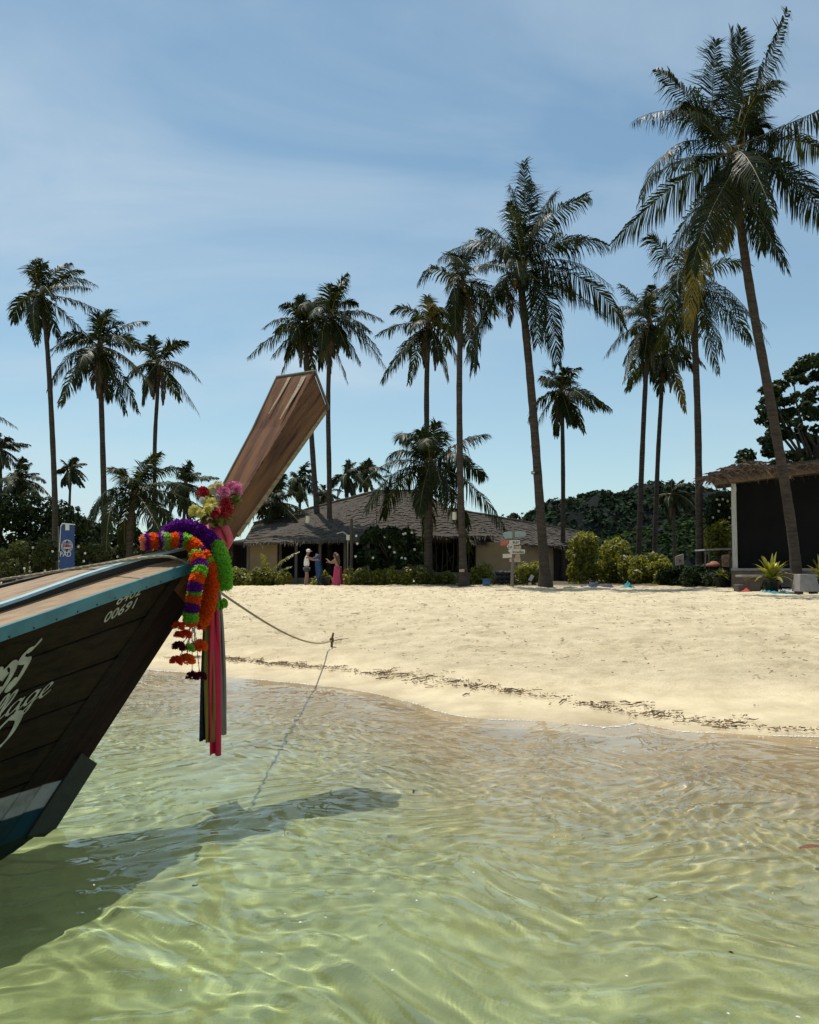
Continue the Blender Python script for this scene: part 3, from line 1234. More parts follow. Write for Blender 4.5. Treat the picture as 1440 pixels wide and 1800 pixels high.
def tuft_mesh(seed, n=190):
    """a soft ruffled disc of yarn, axis along z, radius 1: many short crimped strands on a rounded rim"""
    rng = np.random.default_rng(seed)
    V, F = [], []
    for i in range(n):
        th = rng.uniform(0, 6.283)
        ph = rng.uniform(-1.25, 1.25)
        c, s = math.cos(th), math.sin(th)
        d = Vector((math.cos(ph) * c, math.cos(ph) * s, math.sin(ph) * 0.75))
        side = Vector((-s, c, 0)) * math.cos(0.9) + Vector((0, 0, 1)) * math.sin(rng.uniform(-1.5, 1.5))
        side.normalize()
        w = rng.uniform(0.055, 0.11)
        core = Vector((c, s, 0)) * 0.42
        b = len(V)
        r1 = rng.uniform(0.48, 0.62)
        cr = rng.normal() * 0.05
        for q, ww in ((0.10, w * 0.6), (r1 * 0.6, w), (r1, w * 0.95)):
            p = core + d * q + side.cross(d) * cr * (q * 3)
            V += [tuple(p - side * ww), tuple(p + side * ww + d * 0.03 * rng.normal())]
        F += [(b, b + 1, b + 3, b + 2), (b + 2, b + 3, b + 5, b + 4)]
    b = len(V)
    for z, r in ((-0.3, 0.55), (0, 0.78), (0.3, 0.55)):
        for j in range(12):
            V.append((r * math.cos(j * 0.5236), r * math.sin(j * 0.5236), z))
    for k in range(2):
        for j in range(12):
            F.append((b + 12 * k + j, b + 12 * k + (j + 1) % 12, b + 12 * k + 12 + (j + 1) % 12, b + 12 * k + 12 + j))
    me = bpy.data.meshes.new('tuft')
    me.from_pydata(V, [], F)
    me.materials.append(None)
    return me


def pompon_mesh(seed, n=230):
    rng = np.random.default_rng(seed)
    V, F = [], []
    for i in range(n):
        d = Vector(rng.normal(size=3)).normalized()
        if d.z < -0.35:
            d.z = -d.z
        side = d.cross(Vector(rng.normal(size=3))).normalized()
        w = rng.uniform(0.06, 0.12)
        b = len(V)
        r1 = rng.uniform(0.85, 1.05)
        for q, ww in ((0.3, w * 0.5), (0.7, w), (r1, w)):
            p = d * q
            V += [tuple(p - side * ww), tuple(p + side * ww)]
        F += [(b, b + 1, b + 3, b + 2), (b + 2, b + 3, b + 5, b + 4)]
    me = bpy.data.meshes.new('pompon')
    me.from_pydata(V, [], F)
    me.materials.append(None)
    return me


POMS = [pompon_mesh(s) for s in (4, 5)]
TUFTS = [tuft_mesh(s) for s in range(5)]


def yarn(name, col):
    return leafmat(name, tuple(Vector(col) * 0.8), col, 0.8, 0.5, (1.25, 1.25, 1.25), 0.1)


M['y_purple'] = yarn('purple_yarn', (0.21, 0.022, 0.34))
M['y_orange'] = yarn('orange_yarn', (0.95, 0.17, 0.02))
M['y_green'] = yarn('lime_yarn', (0.30, 0.68, 0.07))
M['y_salmon'] = yarn('salmon_yarn', (0.88, 0.28, 0.16))
M['y_cream'] = yarn('cream_yarn', (0.55, 0.60, 0.30))
M['y_maroon'] = yarn('maroon_yarn', (0.13, 0.008, 0.02))
M['y_red'] = yarn('scarlet_yarn', (0.80, 0.075, 0.015))


def place_tuft(parent, p, t, r, m, thick=1.0, name='tuft', k=0):
    o = bpy.data.objects.new(name, POMS[k % 2] if name == 'pompon' else TUFTS[k % len(TUFTS)])
    COL.objects.link(o)
    o.parent = parent
    o.location = p - Vector(parent.location)
    o.rotation_euler = (Matrix.Rotation(0, 3, 'X') @ t.to_track_quat('Z', 'Y').to_matrix()).to_euler()
    q = o.rotation_euler.to_quaternion() @ Matrix.Rotation(k * 1.7, 3, 'Z').to_quaternion()
    o.rotation_euler = q.to_euler()
    o.scale = (r, r, r * thick)
    o.material_slots[0].link = 'OBJECT'
    o.material_slots[0].material = m
    return o


def garland(name, pix, r, bands, spacing, label, thick=1.0, cord=True):
    """pix: (px, py, v[, r]) along the string; bands: repeating yarn names, one per ring"""
    pts = [bp(a[0], a[1], a[2]) for a in pix]
    rad = [a[3] if len(a) > 3 else r for a in pix]
    path = catmull(pts, 24)
    rads = []
    for i in range(len(pix) - 1):
        for k in range(24):
            rads.append(rad[i] + (rad[i + 1] - rad[i]) * k / 24)
    rads.append(rad[-1])
    root = thing(name, pts[0], label, 'garland', 'flower garlands hung on the prow')
    mb = MB()
    mb.tube(path[::4] + [path[-1]], 0.012, 6)
    build('string', mb, M['rope_dark'], root)
    acc, nxt, i = 0.0, 0.0, 0
    for j in range(len(path) - 1):
        acc += (path[j + 1] - path[j]).length
        if acc >= nxt:
            t = (path[j + 1] - path[max(0, j - 1)]).normalized()
            place_tuft(root, path[j], t, rads[j] * random.uniform(0.93, 1.07), M['y_' + bands[i % len(bands)]], thick, k=i)
            nxt += spacing
            i += 1
    return root


P2, O2, G2 = ['purple'] * 2, ['orange'] * 2, ['green'] * 2
garland('yarn_garland', [(292, 948, -0.10), (302, 931, -0.04), (330, 926, 0.05), (352, 934, 0.13), (372, 952, 0.20), (388, 972, 0.24)], 0.064, ['purple'], 0.030,
        'solid purple yarn garland looped over the bow in front of the prow')
garland('yarn_garland', [(252, 953, -0.05), (275, 951, 0.0), (303, 950, 0.06), (328, 951, 0.12), (348, 968, 0.20), (363, 990, 0.25), (371, 1018, 0.27), (368, 1050, 0.27), (358, 1085, 0.25), (347, 1098, 0.24)], 0.064,
        ['salmon', 'purple', 'orange', 'orange', 'purple', 'cream', 'green', 'orange', 'orange', 'purple', 'green', 'green', 'orange', 'orange', 'orange', 'purple', 'orange', 'orange', 'green', 'orange', 'orange'] + ['orange'] * 60, 0.029,
        'orange yarn garland with green and purple bands lying from deck to bow side')
banded = garland('yarn_garland', [(345, 975, 0.22), (352, 1000, 0.30), (344, 1025, 0.32), (341, 1050, 0.31), (336, 1075, 0.30), (334, 1098, 0.28)], 0.058,
                 ['green', 'orange', 'orange', 'purple', 'purple', 'green', 'green', 'orange', 'orange', 'purple', 'purple'], 0.030,
                 'short banded garland with hanging pompons on the bow')
garland('yarn_garland', [(382, 958, 0.24), (391, 985, 0.30), (395, 1010, 0.31), (394, 1035, 0.28)], 0.062, ['green'], 0.030,
        'plain lime green yarn garland hanging behind the orange one', 1.1)
lg = thing('yarn_pompon', bp(386, 1062, 0.2), 'lime green yarn pompons at the top of the ribbons', 'pompon')
for k, (px, py, v) in enumerate(((374, 1063, 0.2), (380, 1064, 0.2), (388, 1063, 0.2), (394, 1060, 0.2))):
    place_tuft(lg, bp(px, py, v), Vector((0.8, 0.3, 0.25 if k > 1 else -0.1)), 0.042, M['y_green'], 0.7, 'pompon', k)
# strings and pompons below the banded garland
for k, (px, py, m, r) in enumerate(((313, 1103, 'red', 0.032), (326, 1118, 'red', 0.034), (315, 1118, 'red', 0.028), (314, 1139, 'maroon', 0.036), (332, 1142, 'green', 0.034), (350, 1138, 'orange', 0.044), (342, 1141, 'orange', 0.036),
                                    (310, 1164, 'red', 0.034), (328, 1163, 'orange', 0.044), (338, 1191, 'maroon', 0.034), (352, 1191, 'maroon', 0.034))):
    v = 0.27
    p = bp(px, py, v)
    place_tuft(banded, p, Vector((0.15, 0.1, 1)), r * 1.45, M['y_' + m], 0.95, 'pompon', k)
    q = bp(334 + (k % 4) * 4, 1100, v)
    mb = MB()
    path = [q.lerp(p, t) for t in np.linspace(0, 1, 8)]
    mb.tube(path, 0.003, 5)
    for s in path[1:-1]:
        mb.ball(s, 0.0065, 6, 4)
    build('bead_string', mb, M['letter'], banded)


def bloom_mesh(seed, n=80):
    rng = np.random.default_rng(seed)
    V, F = [], []
    for i in range(n):
        f = (i + 0.5) / n
        ph = math.acos(1 - 1.55 * f)
        th = i * 2.39996
        L_ = 0.55 + 0.45 * f
        d = Vector((math.sin(ph) * math.cos(th), math.sin(ph) * math.sin(th), math.cos(ph)))
        s = d.cross(Vector((0, 0, 1)))
        s = s.normalized() if s.length > 1e-3 else Vector((1, 0, 0))
        up = Vector((0, 0, 1))
        w = 0.11 + 0.05 * f
        b = len(V)
        p1 = d * 0.5 * L_
        p2 = d * 0.85 * L_ + up * 0.10 * rng.normal()
        p3 = d * L_ * rng.uniform(0.95, 1.12) + up * (0.16 * rng.normal() - 0.05)
        V += [tuple(d * 0.1), tuple(p1 + s * w * 0.8), tuple(p1 - s * w * 0.8), tuple(p2 + s * w), tuple(p2 - s * w), tuple(p3)]
        F += [(b, b + 1, b + 2), (b + 1, b + 3, b + 4, b + 2), (b + 3, b + 5, b + 4)]
    me = bpy.data.meshes.new('bloom')
    me.from_pydata(V, [], F)
    me.materials.append(None)
    return me


BLOOMS = [bloom_mesh(s) for s in (1, 2, 3)]
for k, c in {'pink': (0.78, 0.20, 0.36), 'rose': (0.55, 0.06, 0.22), 'crimson': (0.50, 0.008, 0.012), 'lemon': (0.85, 0.72, 0.16), 'cream': (0.85, 0.70, 0.38), 'white': (0.8, 0.76, 0.68)}.items():
    M['b_' + k] = leafmat(k + '_petal', tuple(Vector(c) * 0.8), c, 0.6, 0.25, (1, 1, 1))
bq = thing('flower_bouquet', bp(380, 905, 0.05), 'bouquet of pink, yellow and red artificial flowers tied to the prow', 'flowers')
for k, (px, py, c, r, v) in enumerate(((405, 858, 'pink', 0.072, 0.13), (394, 864, 'pink', 0.06, 0.17), (415, 862, 'pink', 0.058, 0.2), (404, 871, 'rose', 0.05, 0.16), (416, 853, 'pink', 0.05, 0.12), (357, 864, 'crimson', 0.055, 0.02),
                                       (374, 859, 'cream', 0.052, 0.06), (384, 853, 'cream', 0.05, 0.08), (363, 880, 'lemon', 0.05, 0.06), (372, 884, 'lemon', 0.055, 0.12), (366, 892, 'lemon', 0.05, 0.14), (342, 897, 'lemon', 0.052, 0.06),
                                       (352, 901, 'lemon', 0.045, 0.12), (384, 872, 'white', 0.045, 0.12), (377, 894, 'white', 0.035, 0.16), (396, 883, 'crimson', 0.055, 0.2), (379, 899, 'crimson', 0.05, 0.18), (394, 899, 'crimson', 0.058, 0.22), (402, 893, 'crimson', 0.045, 0.24), (356, 878, 'white', 0.03, 0.06))):
    o = bpy.data.objects.new('bloom', BLOOMS[k % 3])
    COL.objects.link(o)
    o.parent = bq
    o.location = bp(px, py, v) - Vector(bq.location)
    d = Vector((random.uniform(-0.5, 0.5), -0.9, 0.7 + random.uniform(-0.3, 0.3)))
    o.rotation_euler = d.to_track_quat('Z', 'Y').to_euler()
    o.scale = (r * 1.06,) * 3
    o.material_slots[0].link = 'OBJECT'
    o.material_slots[0].material = M['b_' + c]


def leafset(n, centers, radii, size, seed, up=0.4, flat=1.0, aspect=2.2, fold=0.25, shell=0.5, hang=0.0):
    """many small folded leaves filling clumps; returns verts, quads and a per-leaf random value"""
    rng = np.random.default_rng(seed)
    C = np.asarray(centers, float)
    Rr = np.asarray(radii, float)
    w = Rr ** 2
    idx = rng.choice(len(C), n, p=w / w.sum())
    d = rng.normal(size=(n, 3))
    d /= np.linalg.norm(d, axis=1)[:, None]
    rr = Rr[idx] * (shell + (1 - shell) * rng.random(n)) ** 0.6
    P = C[idx] + d * rr[:, None] * np.array([1, 1, flat])
    nrm = d * 0.9 + rng.normal(size=(n, 3)) * 0.7 + np.array([0, 0, up])
    nrm /= np.linalg.norm(nrm, axis=1)[:, None]
    ax = rng.normal(size=(n, 3)) + d * 0.8 + np.array([0, 0, -hang])
    ax -= nrm * (ax * nrm).sum(1)[:, None]
    ax /= np.linalg.norm(ax, axis=1)[:, None]
    sd_ = np.cross(nrm, ax)
    s = size * rng.uniform(0.6, 1.3, n)[:, None]
    L_ = ax * s * aspect * 0.5
    W_ = sd_ * s * 0.5
    droop = -nrm * s * fold
    A, B, Cc, D = P - L_, P + W_ + droop * 0.4, P + L_ + droop, P - W_ + droop * 0.4
    V = np.stack([A, B, Cc, D], 1).reshape(-1, 3)
    F = np.arange(n * 4).reshape(n, 4)
    vary = np.repeat(np.clip(rng.random(n) * 0.75 + 0.25 * rng.random(len(C))[idx], 0, 1), 4)
    return V, F, vary


def leaf_obj(name, ls, m, parent=None, **tags):
    V, F, va = ls
    if parent is not None:
        V = V - np.array(parent.location)
    me = np_mesh(name, V, F, False, {'vary': va})
    return link(name, me, m, parent, **tags)


cs = [tuple(bp(px, py, v)) for px, py, v in ((350, 905, 0.06), (365, 908, 0.1), (382, 912, 0.15), (395, 908, 0.19), (410, 880, 0.2), (372, 872, 0.02), (388, 862, 0.05))]
leaf_obj('leaves', leafset(240, cs, [0.06] * len(cs), 0.035, 31), M['hedge_dark'], bq)

# cloth sashes wound round the foot of the prow
for k, (c, q0, q1, lab) in enumerate((((0.55, 0.02, 0.06), 0.03, 0.075, 'crimson sash wound round the foot of the prow'), ((0.60, 0.07, 0.10), 0.075, 0.10, 'coral pink sash wound above the purple one'), ((0.22, 0.03, 0.22), -0.01, 0.03, 'dark purple sash wound lowest on the prow foot'))):
    M['sash%d' % k] = mat('sash_cloth_%d' % k, c, 0.5, 0.25, 20, 0.3, 60)
    mb = MB()
    rows = []
    for j in range(5):
        q = q0 + (q1 - q0) * j / 4
        f = Vector((1.30 + q * 2.0, 0, 1.57 + q * 2.35))
        a = Vector((1.19 + q * 2.0, 0, 1.75 + q * 2.35))
        h = 0.105 + 0.28 * q
        o = 0.012 + 0.010 * math.sin(j / 4 * 3.14) + 0.004 * k
        ring = []
        for i in range(20):
            th = 6.283 * i / 20
            x, y = math.cos(th), math.sin(th)
            m_ = max(abs(x), abs(y)) ** 0.75
            x, y = x / m_, y / m_
            c_ = f.lerp(a, 0.5 + 0.5 * y * (1 + o * 4))
            ring.append(b2w(c_.x, x * (h + o + 0.003 * math.sin(5 * th + j)), c_.z + 0.012 * math.sin(2 * th + k)))
        rows.append(ring)
    for a, b in zip(rows[:-1], rows[1:]):
        for i in range(20):
            mb.quad(a[i], a[(i + 1) % 20], b[(i + 1) % 20], b[i])
    o = build('sash', mb, M['sash%d' % k], smooth=True, label=lab, cat='sash', group='sashes round the prow')
    sm = o.modifiers.new('thickness', 'SOLIDIFY')
    sm.thickness = 0.006

# satin ribbons hanging from the sashes
for k, (x0, x1, yb, v, col, lab) in enumerate(((352, 368, 1302, 0.17, (0.005, 0.007, 0.02), 'navy blue satin ribbon, hanging leftmost below the garlands'), (361, 376, 1304, 0.19, (0.20, 0.13, 0.02), 'mustard yellow ribbon between the navy and red ones'),
                                               (369, 389, 1327, 0.20, (0.50, 0.012, 0.05), 'long bright red satin ribbon hanging lowest under the prow'), (381, 394, 1292, 0.165, (0.22, 0.19, 0.16), 'grey satin ribbon behind the red one with a torn end'))):
    m = mat('satin_ribbon_%d' % k, col, 0.6, 0.12, 8, 0.0, 40, 0.25)
    n, nx = 30, 21
    V, F = [], []
    ph = random.uniform(0, 6)
    for i in range(n):
        t = i / (n - 1)
        py = 992 + (yb - 992) * t
        xc = (x0 + x1) / 2 + (376 - (x0 + x1) / 2) * (1 - t) ** 2 * 0.5 + [-4, -1, 0, 1][k] * (0.5 - t) * 0.6 - [1.5, 0, -5, -4][k] * (t - 0.6)
        hw = (x1 - x0) / 2 * (0.55 + 0.45 * min(1, t * 1.6))
        for j in range(nx):
            s = j / (nx - 1) * 2 - 1
            p = bp(xc + hw * s, py + (1.2 * math.sin(j * 0.5 + k) if i == n - 1 else 0), v)
            p = p + HDG * (0.022 * math.sin(s * 6.5 + ph + 1.1 * math.sin(t * 3 + k)) * (1.15 - 0.4 * t)) + STB * (0.016 * math.sin(s * 4.5 + ph * 2 + 2 * t))
            V.append(tuple(p))
    for i in range(n - 1):
        for j in range(nx - 1):
            a = i * nx + j
            F.append((a, a + nx, a + nx + 1, a + 1))
    mb = MB()
    mb.v, mb.f, mb.m = V, F, [0] * len(F)
    o = build('satin_ribbon', mb, m, smooth=True, label=lab, cat='ribbon', group='satin ribbons hanging under the prow')
    sm = o.modifiers.new('thickness', 'SOLIDIFY')
    sm.thickness = 0.003

# ------------------------------------------------------------------ coconut palms


def frond_data(path, width, nl, droop, seed, scale=1.0, lift=0.1, roll=None):
    """one pinnate leaf: a rachis with two rows of bent leaflets"""
    rng = np.random.default_rng(seed)
    P = np.array([tuple(p) for p in path])
    n = len(P)
    T = np.gradient(P, axis=0)
    T /= np.linalg.norm(T, axis=1)[:, None]
    Z = np.array([0, 0, 1.0])
    ref = Z if abs(T[n // 2][2]) < 0.93 else np.array([0.3, -0.9, 0.2])
    roll = rng.uniform(-0.55, 0.55) if roll is None else roll
    ts = np.sort(np.clip(np.linspace(0.13, 0.995, nl) + rng.normal(0, 0.004, nl), 0.1, 1))
    V, F, va = [], [], []
    for sg in (-1, 1):
        f = ts * (n - 1)
        i = np.clip(f.astype(int), 0, n - 2)
        fr = (f - i)[:, None]
        p = P[i] * (1 - fr) + P[i + 1] * fr
        t = T[i] * (1 - fr) + T[i + 1] * fr
        t /= np.linalg.norm(t, axis=1)[:, None]
        s = np.cross(t, ref)
        s /= np.maximum(np.linalg.norm(s, axis=1), 1e-3)[:, None]
        nn = np.cross(s, t)
        s, nn = s * math.cos(roll) + nn * math.sin(roll), nn * math.cos(roll) - s * math.sin(roll)
        ln = width * np.interp(ts, [0.1, 0.25, 0.5, 0.8, 1.0], [0.45, 0.85, 1.0, 0.72, 0.34]) * rng.uniform(0.85, 1.1, nl)
        ln = ln[:, None]
        fw = np.interp(ts, [0.1, 0.6, 1.0], [0.35, 0.75, 1.7])[:, None] + rng.normal(0, 0.10, (nl, 1))
        d0 = s * sg + t * fw + nn * (lift + rng.normal(0, 0.12, (nl, 1)))
        d0 += t * (0.22 * np.sin(ts * rng.uniform(14, 40) + rng.uniform(0, 6)))[:, None]
        d0 /= np.linalg.norm(d0, axis=1)[:, None]
        wv_ = np.sin(ts * rng.uniform(9, 22) + rng.uniform(0, 6)) * 0.5 + np.sin(ts * rng.uniform(25, 50) + rng.uniform(0, 6)) * 0.35
        ln *= (1 + 0.13 * wv_ - 0.35 * (rng.random(nl) < 0.05))[:, None]
        g = (droop * rng.uniform(0.55, 1.3, nl) * (1 + 0.45 * wv_[::-1]))[:, None]
        mid = p + d0 * ln * 0.5 - Z * ln * 0.24 * g
        dt = d0 * (1 - 0.6 * np.clip(g, 0, 1.2)) - Z * g * 1.6
        dt /= np.linalg.norm(dt, axis=1)[:, None]
        tip = mid + dt * ln * 0.52
        wv = t - d0 * (t * d0).sum(1)[:, None]
        wv /= np.maximum(np.linalg.norm(wv, axis=1), 1e-3)[:, None]
        w = (0.0245 * scale * rng.uniform(0.8, 1.25, nl))[:, None]
        q = np.stack([p - wv * w * 0.6, p + wv * w * 0.6, mid + wv * w, mid - wv * w, tip + wv * w * 0.18, tip - wv * w * 0.18], 1)
        b = len(V) * 0 + sum(len(x) for x in V)
        V.append(q.reshape(-1, 3))
        k = (np.arange(nl) * 6 + b)[:, None]
        F.append(np.concatenate([k + np.array([[0, 1, 2, 3]]), k + np.array([[3, 2, 4, 5]])], 0))
        va.append(np.repeat(rng.random(nl) * 0.9, 6))
    # rachis
    b = sum(len(x) for x in V)
    rr = np.interp(np.linspace(0, 1, n), [0, 0.15, 1], [0.050, 0.026, 0.006]) * scale
    side = np.cross(T, ref)
    side /= np.maximum(np.linalg.norm(side, axis=1), 1e-3)[:, None]
    up = np.cross(side, T)
    ring = np.stack([P + side * rr[:, None], P + up * rr[:, None] * 0.8, P - side * rr[:, None], P - up * rr[:, None] * 0.8], 1).reshape(-1, 3)
    V.append(ring)
    va.append(np.full(len(ring), 1.0))
    fs = []
    for i in range(n - 1):
        for j in range(4):
            fs.append((b + 4 * i + j, b + 4 * i + (j + 1) % 4, b + 4 * i + 4 + (j + 1) % 4, b + 4 * i + 4 + j))
    F.append(np.array(fs))
    nleaf = sum(len(x) for x in F[:-1])
    return np.concatenate(V), np.concatenate(F), np.concatenate(va), nleaf


M['rachis'] = mat('leaf_stalk', (0.16, 0.13, 0.04), 0.5, 0.3, 5)
M['sheath'] = mat('palm_sheath', (0.11, 0.075, 0.045), 0.9, 0.4, 12, 0.5, 30)


def add_frond(root, path, width, nl, droop, seed, m, scale=1.0, name='frond', lift=0.1, roll=None):
    V, F, va, nleaf = frond_data(path, width, nl, droop, seed, scale, lift, roll)
    V = V - np.array(root.location)
    me = np_mesh(name, V, F, False, {'vary': va})
    me.materials.append(m)
    me.materials.append(M['rachis'])
    mi = np.zeros(len(F), np.int32)
    mi[nleaf:] = 1
    me.polygons.foreach_set('material_index', mi)
    return link(name, me, None, root)


def bez(a, b, c, n=14):
    return [a * (1 - t) ** 2 + b * 2 * t * (1 - t) + c * t * t for t in np.linspace(0, 1, n)]


def palm(label, Y, trunk, r0, r1, L=3.5, nf=20, tips=None, seed=1, m='frond', nl=54, wind=0.18, dead=2, spread=(84, -58), base_z=None, group=None, swell=1.5, nuts=6, yellow=0, dy=0.0):
    """trunk: points of the photograph from the ground up, all at distance Y (drifting dy metres by the top)"""
    rnd = random.Random(seed)
    k = len(trunk)
    pts = [at(px, py, Y + dy * i / max(1, k - 1)) for i, (px, py) in enumerate(trunk)]
    b = pts[0]
    b.z = gz(b.x, b.y) if base_z is None else base_z
    root = thing('coconut_palm', b, label, 'palm tree', group or 'coconut palms along the beach')
    path = catmull([b + Vector((0, 0, -0.25))] + pts[1:] if k > 2 else [b + Vector((0, 0, -0.25)), b.lerp(pts[-1], 0.5) + Vector((0.1, 0, 0)), pts[-1]], 9)
    n = len(path)
    H = max(1.0, path[-1].z - b.z)
    rad = []
    for i, p in enumerate(path):
        f = (p.z - b.z) / H
        r = r0 + (r1 - r0) * max(0, f)
        r *= 1 + (swell - 1) * math.exp(-max(0, f) * H / 0.55)
        rad.append(r * (1 + 0.035 * math.sin(i * 2.1 + seed) + 0.02 * math.sin(i * 5.3)))
    mb = MB()
    mb.tube(path, rad, 12)
    build('trunk', mb, M['bark'], root, smooth=True)
    top = path[-1]
    mb = MB()
    mb.lathe(top + Vector((0, 0, -0.5)), [(r1 * 1.0, -0.2), (r1 * 1.35, 0.05), (r1 * 1.7, 0.35), (r1 * 1.3, 0.7), (0.05, 0.95)], 10)
    build('crown_shaft', mb, M['sheath'], root, smooth=True)
    mat_ = M[m]
    if tips:
        for i, tp in enumerate(tips):
            (cx, cy), (tx, ty), dr = tp[:3]
            dd = tp[3] if len(tp) > 3 else rnd.uniform(-1.6, 1.6)
            p1 = at(cx, cy, top.y + dd * 0.5)
            p2 = at(tx, ty, top.y + dd)
            ph = bez(top + Vector((0, 0, 0.1)), p1, p2)
            l0 = (p2 - top).length
            ph = [q + Vector((0.05 * l0 * math.sin(3.1 * k / 13 + i), 0.08 * l0 * math.sin(2.2 * k / 13 + 2 * i), -0.03 * l0 * (k / 13) ** 3.2)) for k, q in enumerate(ph)]
            ln = sum((q - p).length for p, q in zip(ph[:-1], ph[1:]))
            mm = M['frond_yellow'] if len(tp) > 4 and tp[4] else mat_
            add_frond(root, ph, min(1.25, 0.26 * ln + 0.18) * (0.75 if dr < 0.25 else 1), max(30, int(nl * ln / 4.2)), dr * 1.25 + 0.1, seed * 100 + i, mm, max(1.0, Y / 36), lift=0.15, roll=tp[5] if len(tp) > 5 else rnd.uniform(-0.9, 0.9))
    g = 2.39996
    a0 = rnd.uniform(0, 6)
    lop = rnd.uniform(0, 6.28)
    top_el, low_el = spread
    for i in range(nf):
        f = (i + 0.5) / nf
        az = a0 + i * g + rnd.uniform(-0.45, 0.45)
        el = R(top_el + (low_el - top_el) * f ** 0.95 + rnd.uniform(-13, 13) + 7 * math.cos(az - lop))
        ln = L * rnd.uniform(0.74, 1.16) * (0.86 + 0.22 * math.sin(f * 3.14)) * (0.8 if f > 0.85 else 1)
        d = Vector((math.cos(az) * math.cos(el), math.sin(az) * math.cos(el), math.sin(el)))
        sag = ln * rnd.uniform(0.25, 0.75) * (0.25 + 0.85 * max(0.0, math.cos(el)))
        ph = []
        for t in np.linspace(0, 1, 12):
            ph.append(top + Vector((0, 0, 0.12)) + d * ln * t * (1 - 0.12 * t) + Vector((wind * ln * t * t * 1.1, 0, -sag * t ** 2.2)))
        mm = mat_
        if i < yellow or (rnd.random() < 0.07 and f > 0.5):
            mm = M['frond_yellow']
        add_frond(root, ph, 0.225 * L * rnd.uniform(0.85, 1.15) + 0.14, int(nl * rnd.uniform(0.9, 1.1)), rnd.uniform(0.25, 0.6) + 0.65 * f, seed * 100 + 50 + i, mm, max(1.0, Y / 36))
    for i in range(dead):
        az = a0 + 1 + i * 2.2 + rnd.uniform(-0.5, 0.5)
        ln = L * rnd.uniform(0.55, 0.8)
        d = Vector((math.cos(az), math.sin(az), 0))
        ph = [top + Vector((0, 0, -0.1)) + d * (0.5 * min(1, 2.2 * t) * 0.25 * L) - Vector((0, 0, ln * t ** 1.25)) for t in np.linspace(0, 1, 10)]
        add_frond(root, ph, 0.13 * L, int(nl * 0.7), 1.1, seed * 100 + 90 + i, M['frond_dead'], max(1.0, Y / 36), name='dead_frond')
    for i in range(nuts):
        a = a0 + i * 1.3
        mb = MB()
        rr = 0.13
        mb.ball(top + Vector((math.cos(a) * (r1 * 1.4 + 0.12), math.sin(a) * (r1 * 1.4 + 0.12), -0.32 - 0.12 * (i % 3))), rr, 8, 6, 1.2)
        build('coconut', mb, M['coconut'], root, smooth=True)
    return root


BIG = [((1316, 155), (1394, -6), 0.6, 0.6, 0, 1.25), ((1290, 160), (1288, 55), 0.05, 0.2), ((1305, 160), (1314, 46), 0.05, 0.0), ((1255, 165), (1163, 104), 0.75, -0.8), ((1262, 150), (1243, 72), 0.30, 1.6),
       ((1200, 178), (1105, 206), 0.8, -1.2), ((1190, 285), (1079, 410), 0.75, 0.4), ((1212, 330), (1158, 482), 0.6, -1.6), ((1255, 340), (1226, 468), 0.5, -2.2), ((1290, 330), (1276, 425), 0.5, -1.4, 1),
       ((1332, 325), (1372, 462), 0.6, -0.9), ((1400, 285), (1452, 430), 0.75, 0.9), ((1375, 215), (1508, 148), 0.8, -0.3), ((1352, 262), (1434, 318), 0.7, -1.9), ((1282, 170), (1262, 112), 0.45, 2.2),
       ((1310, 190), (1346, 165), 0.55, 2.0), ((1296, 180), (1300, 96), 0.35, 1.8), ((1240, 200), (1180, 180), 0.7, 2.4), ((1350, 240), (1440, 250), 0.7, 2.6), ((1230, 250), (1150, 300), 0.7, 2.3), ((1322, 330), (1340, 440), 0.6, 1.6), ((1262, 330), (1196, 430), 0.6, 1.9)]
palm('tallest nearest coconut palm leaning left beside the dark screened hut', 30.0, [(1404, 1038), (1393, 940), (1372, 805), (1346, 660), (1322, 530), (1304, 410), (1292, 300), (1290, 275)], 0.185, 0.15, L=4.6, tips=BIG, nf=9, wind=0.1, seed=3, nl=78, dead=0, swell=1.35)
CEN = [((908, 360), (923, 272), 0.4, 0.5), ((925, 370), (938, 322), 0.35, 1.4), ((945, 385), (985, 335), 0.4, 1.2), ((962, 368), (1038, 332), 0.55, -0.6), ((990, 392), (1060, 430), 0.6, -1.0), ((1015, 458), (1086, 570), 0.75, -0.3),
       ((958, 480), (980, 632), 0.6, -1.2), ((935, 470), (950, 600), 0.7, -1.8), ((872, 395), (780, 452), 0.75, 0.3), ((866, 488), (838, 640), 0.65, -0.8), ((880, 440), (838, 470), 0.7, 1.6), ((900, 370), (888, 330), 0.5, 1.7),
       ((960, 420), (1020, 410), 0.6, 2.0), ((890, 405), (845, 400), 0.6, 1.9), ((965, 460), (1010, 520), 0.7, 1.8), ((910, 380), (902, 350), 0.4, -1.6), ((940, 390), (965, 372), 0.5, -1.9)]
palm('tall coconut palm with a thick flared base in the middle of the row', 36.0, [(960, 1030), (950, 900), (940, 760), (930, 640), (920, 540), (914, 478)], 0.21, 0.16, L=3.9, tips=CEN, nf=8, wind=0.1, seed=5, nl=68, dead=1, swell=1.75)
palm('slender palm growing out of the sand left of the signpost', 36.5, [(816, 1037), (811, 900), (808, 760), (808, 640), (812, 500)], 0.155, 0.12, L=3.3, nf=16, seed=8, wind=0.22, swell=2.0, dead=3)
palm('palm with long drooping dead leaves behind the slender one', 44.0, [(752, 1010), (752, 860), (750, 700), (753, 575)], 0.17, 0.13, L=3.1, nf=17, seed=9, dead=4, yellow=2, wind=-0.08)
palm('low broad palm spreading over the thatched roof', 40.0, [(753, 1015), (753, 920), (757, 822)], 0.20, 0.17, L=4.0, nf=21, seed=12, dead=1, wind=0.03, spread=(86, -42), nl=74)
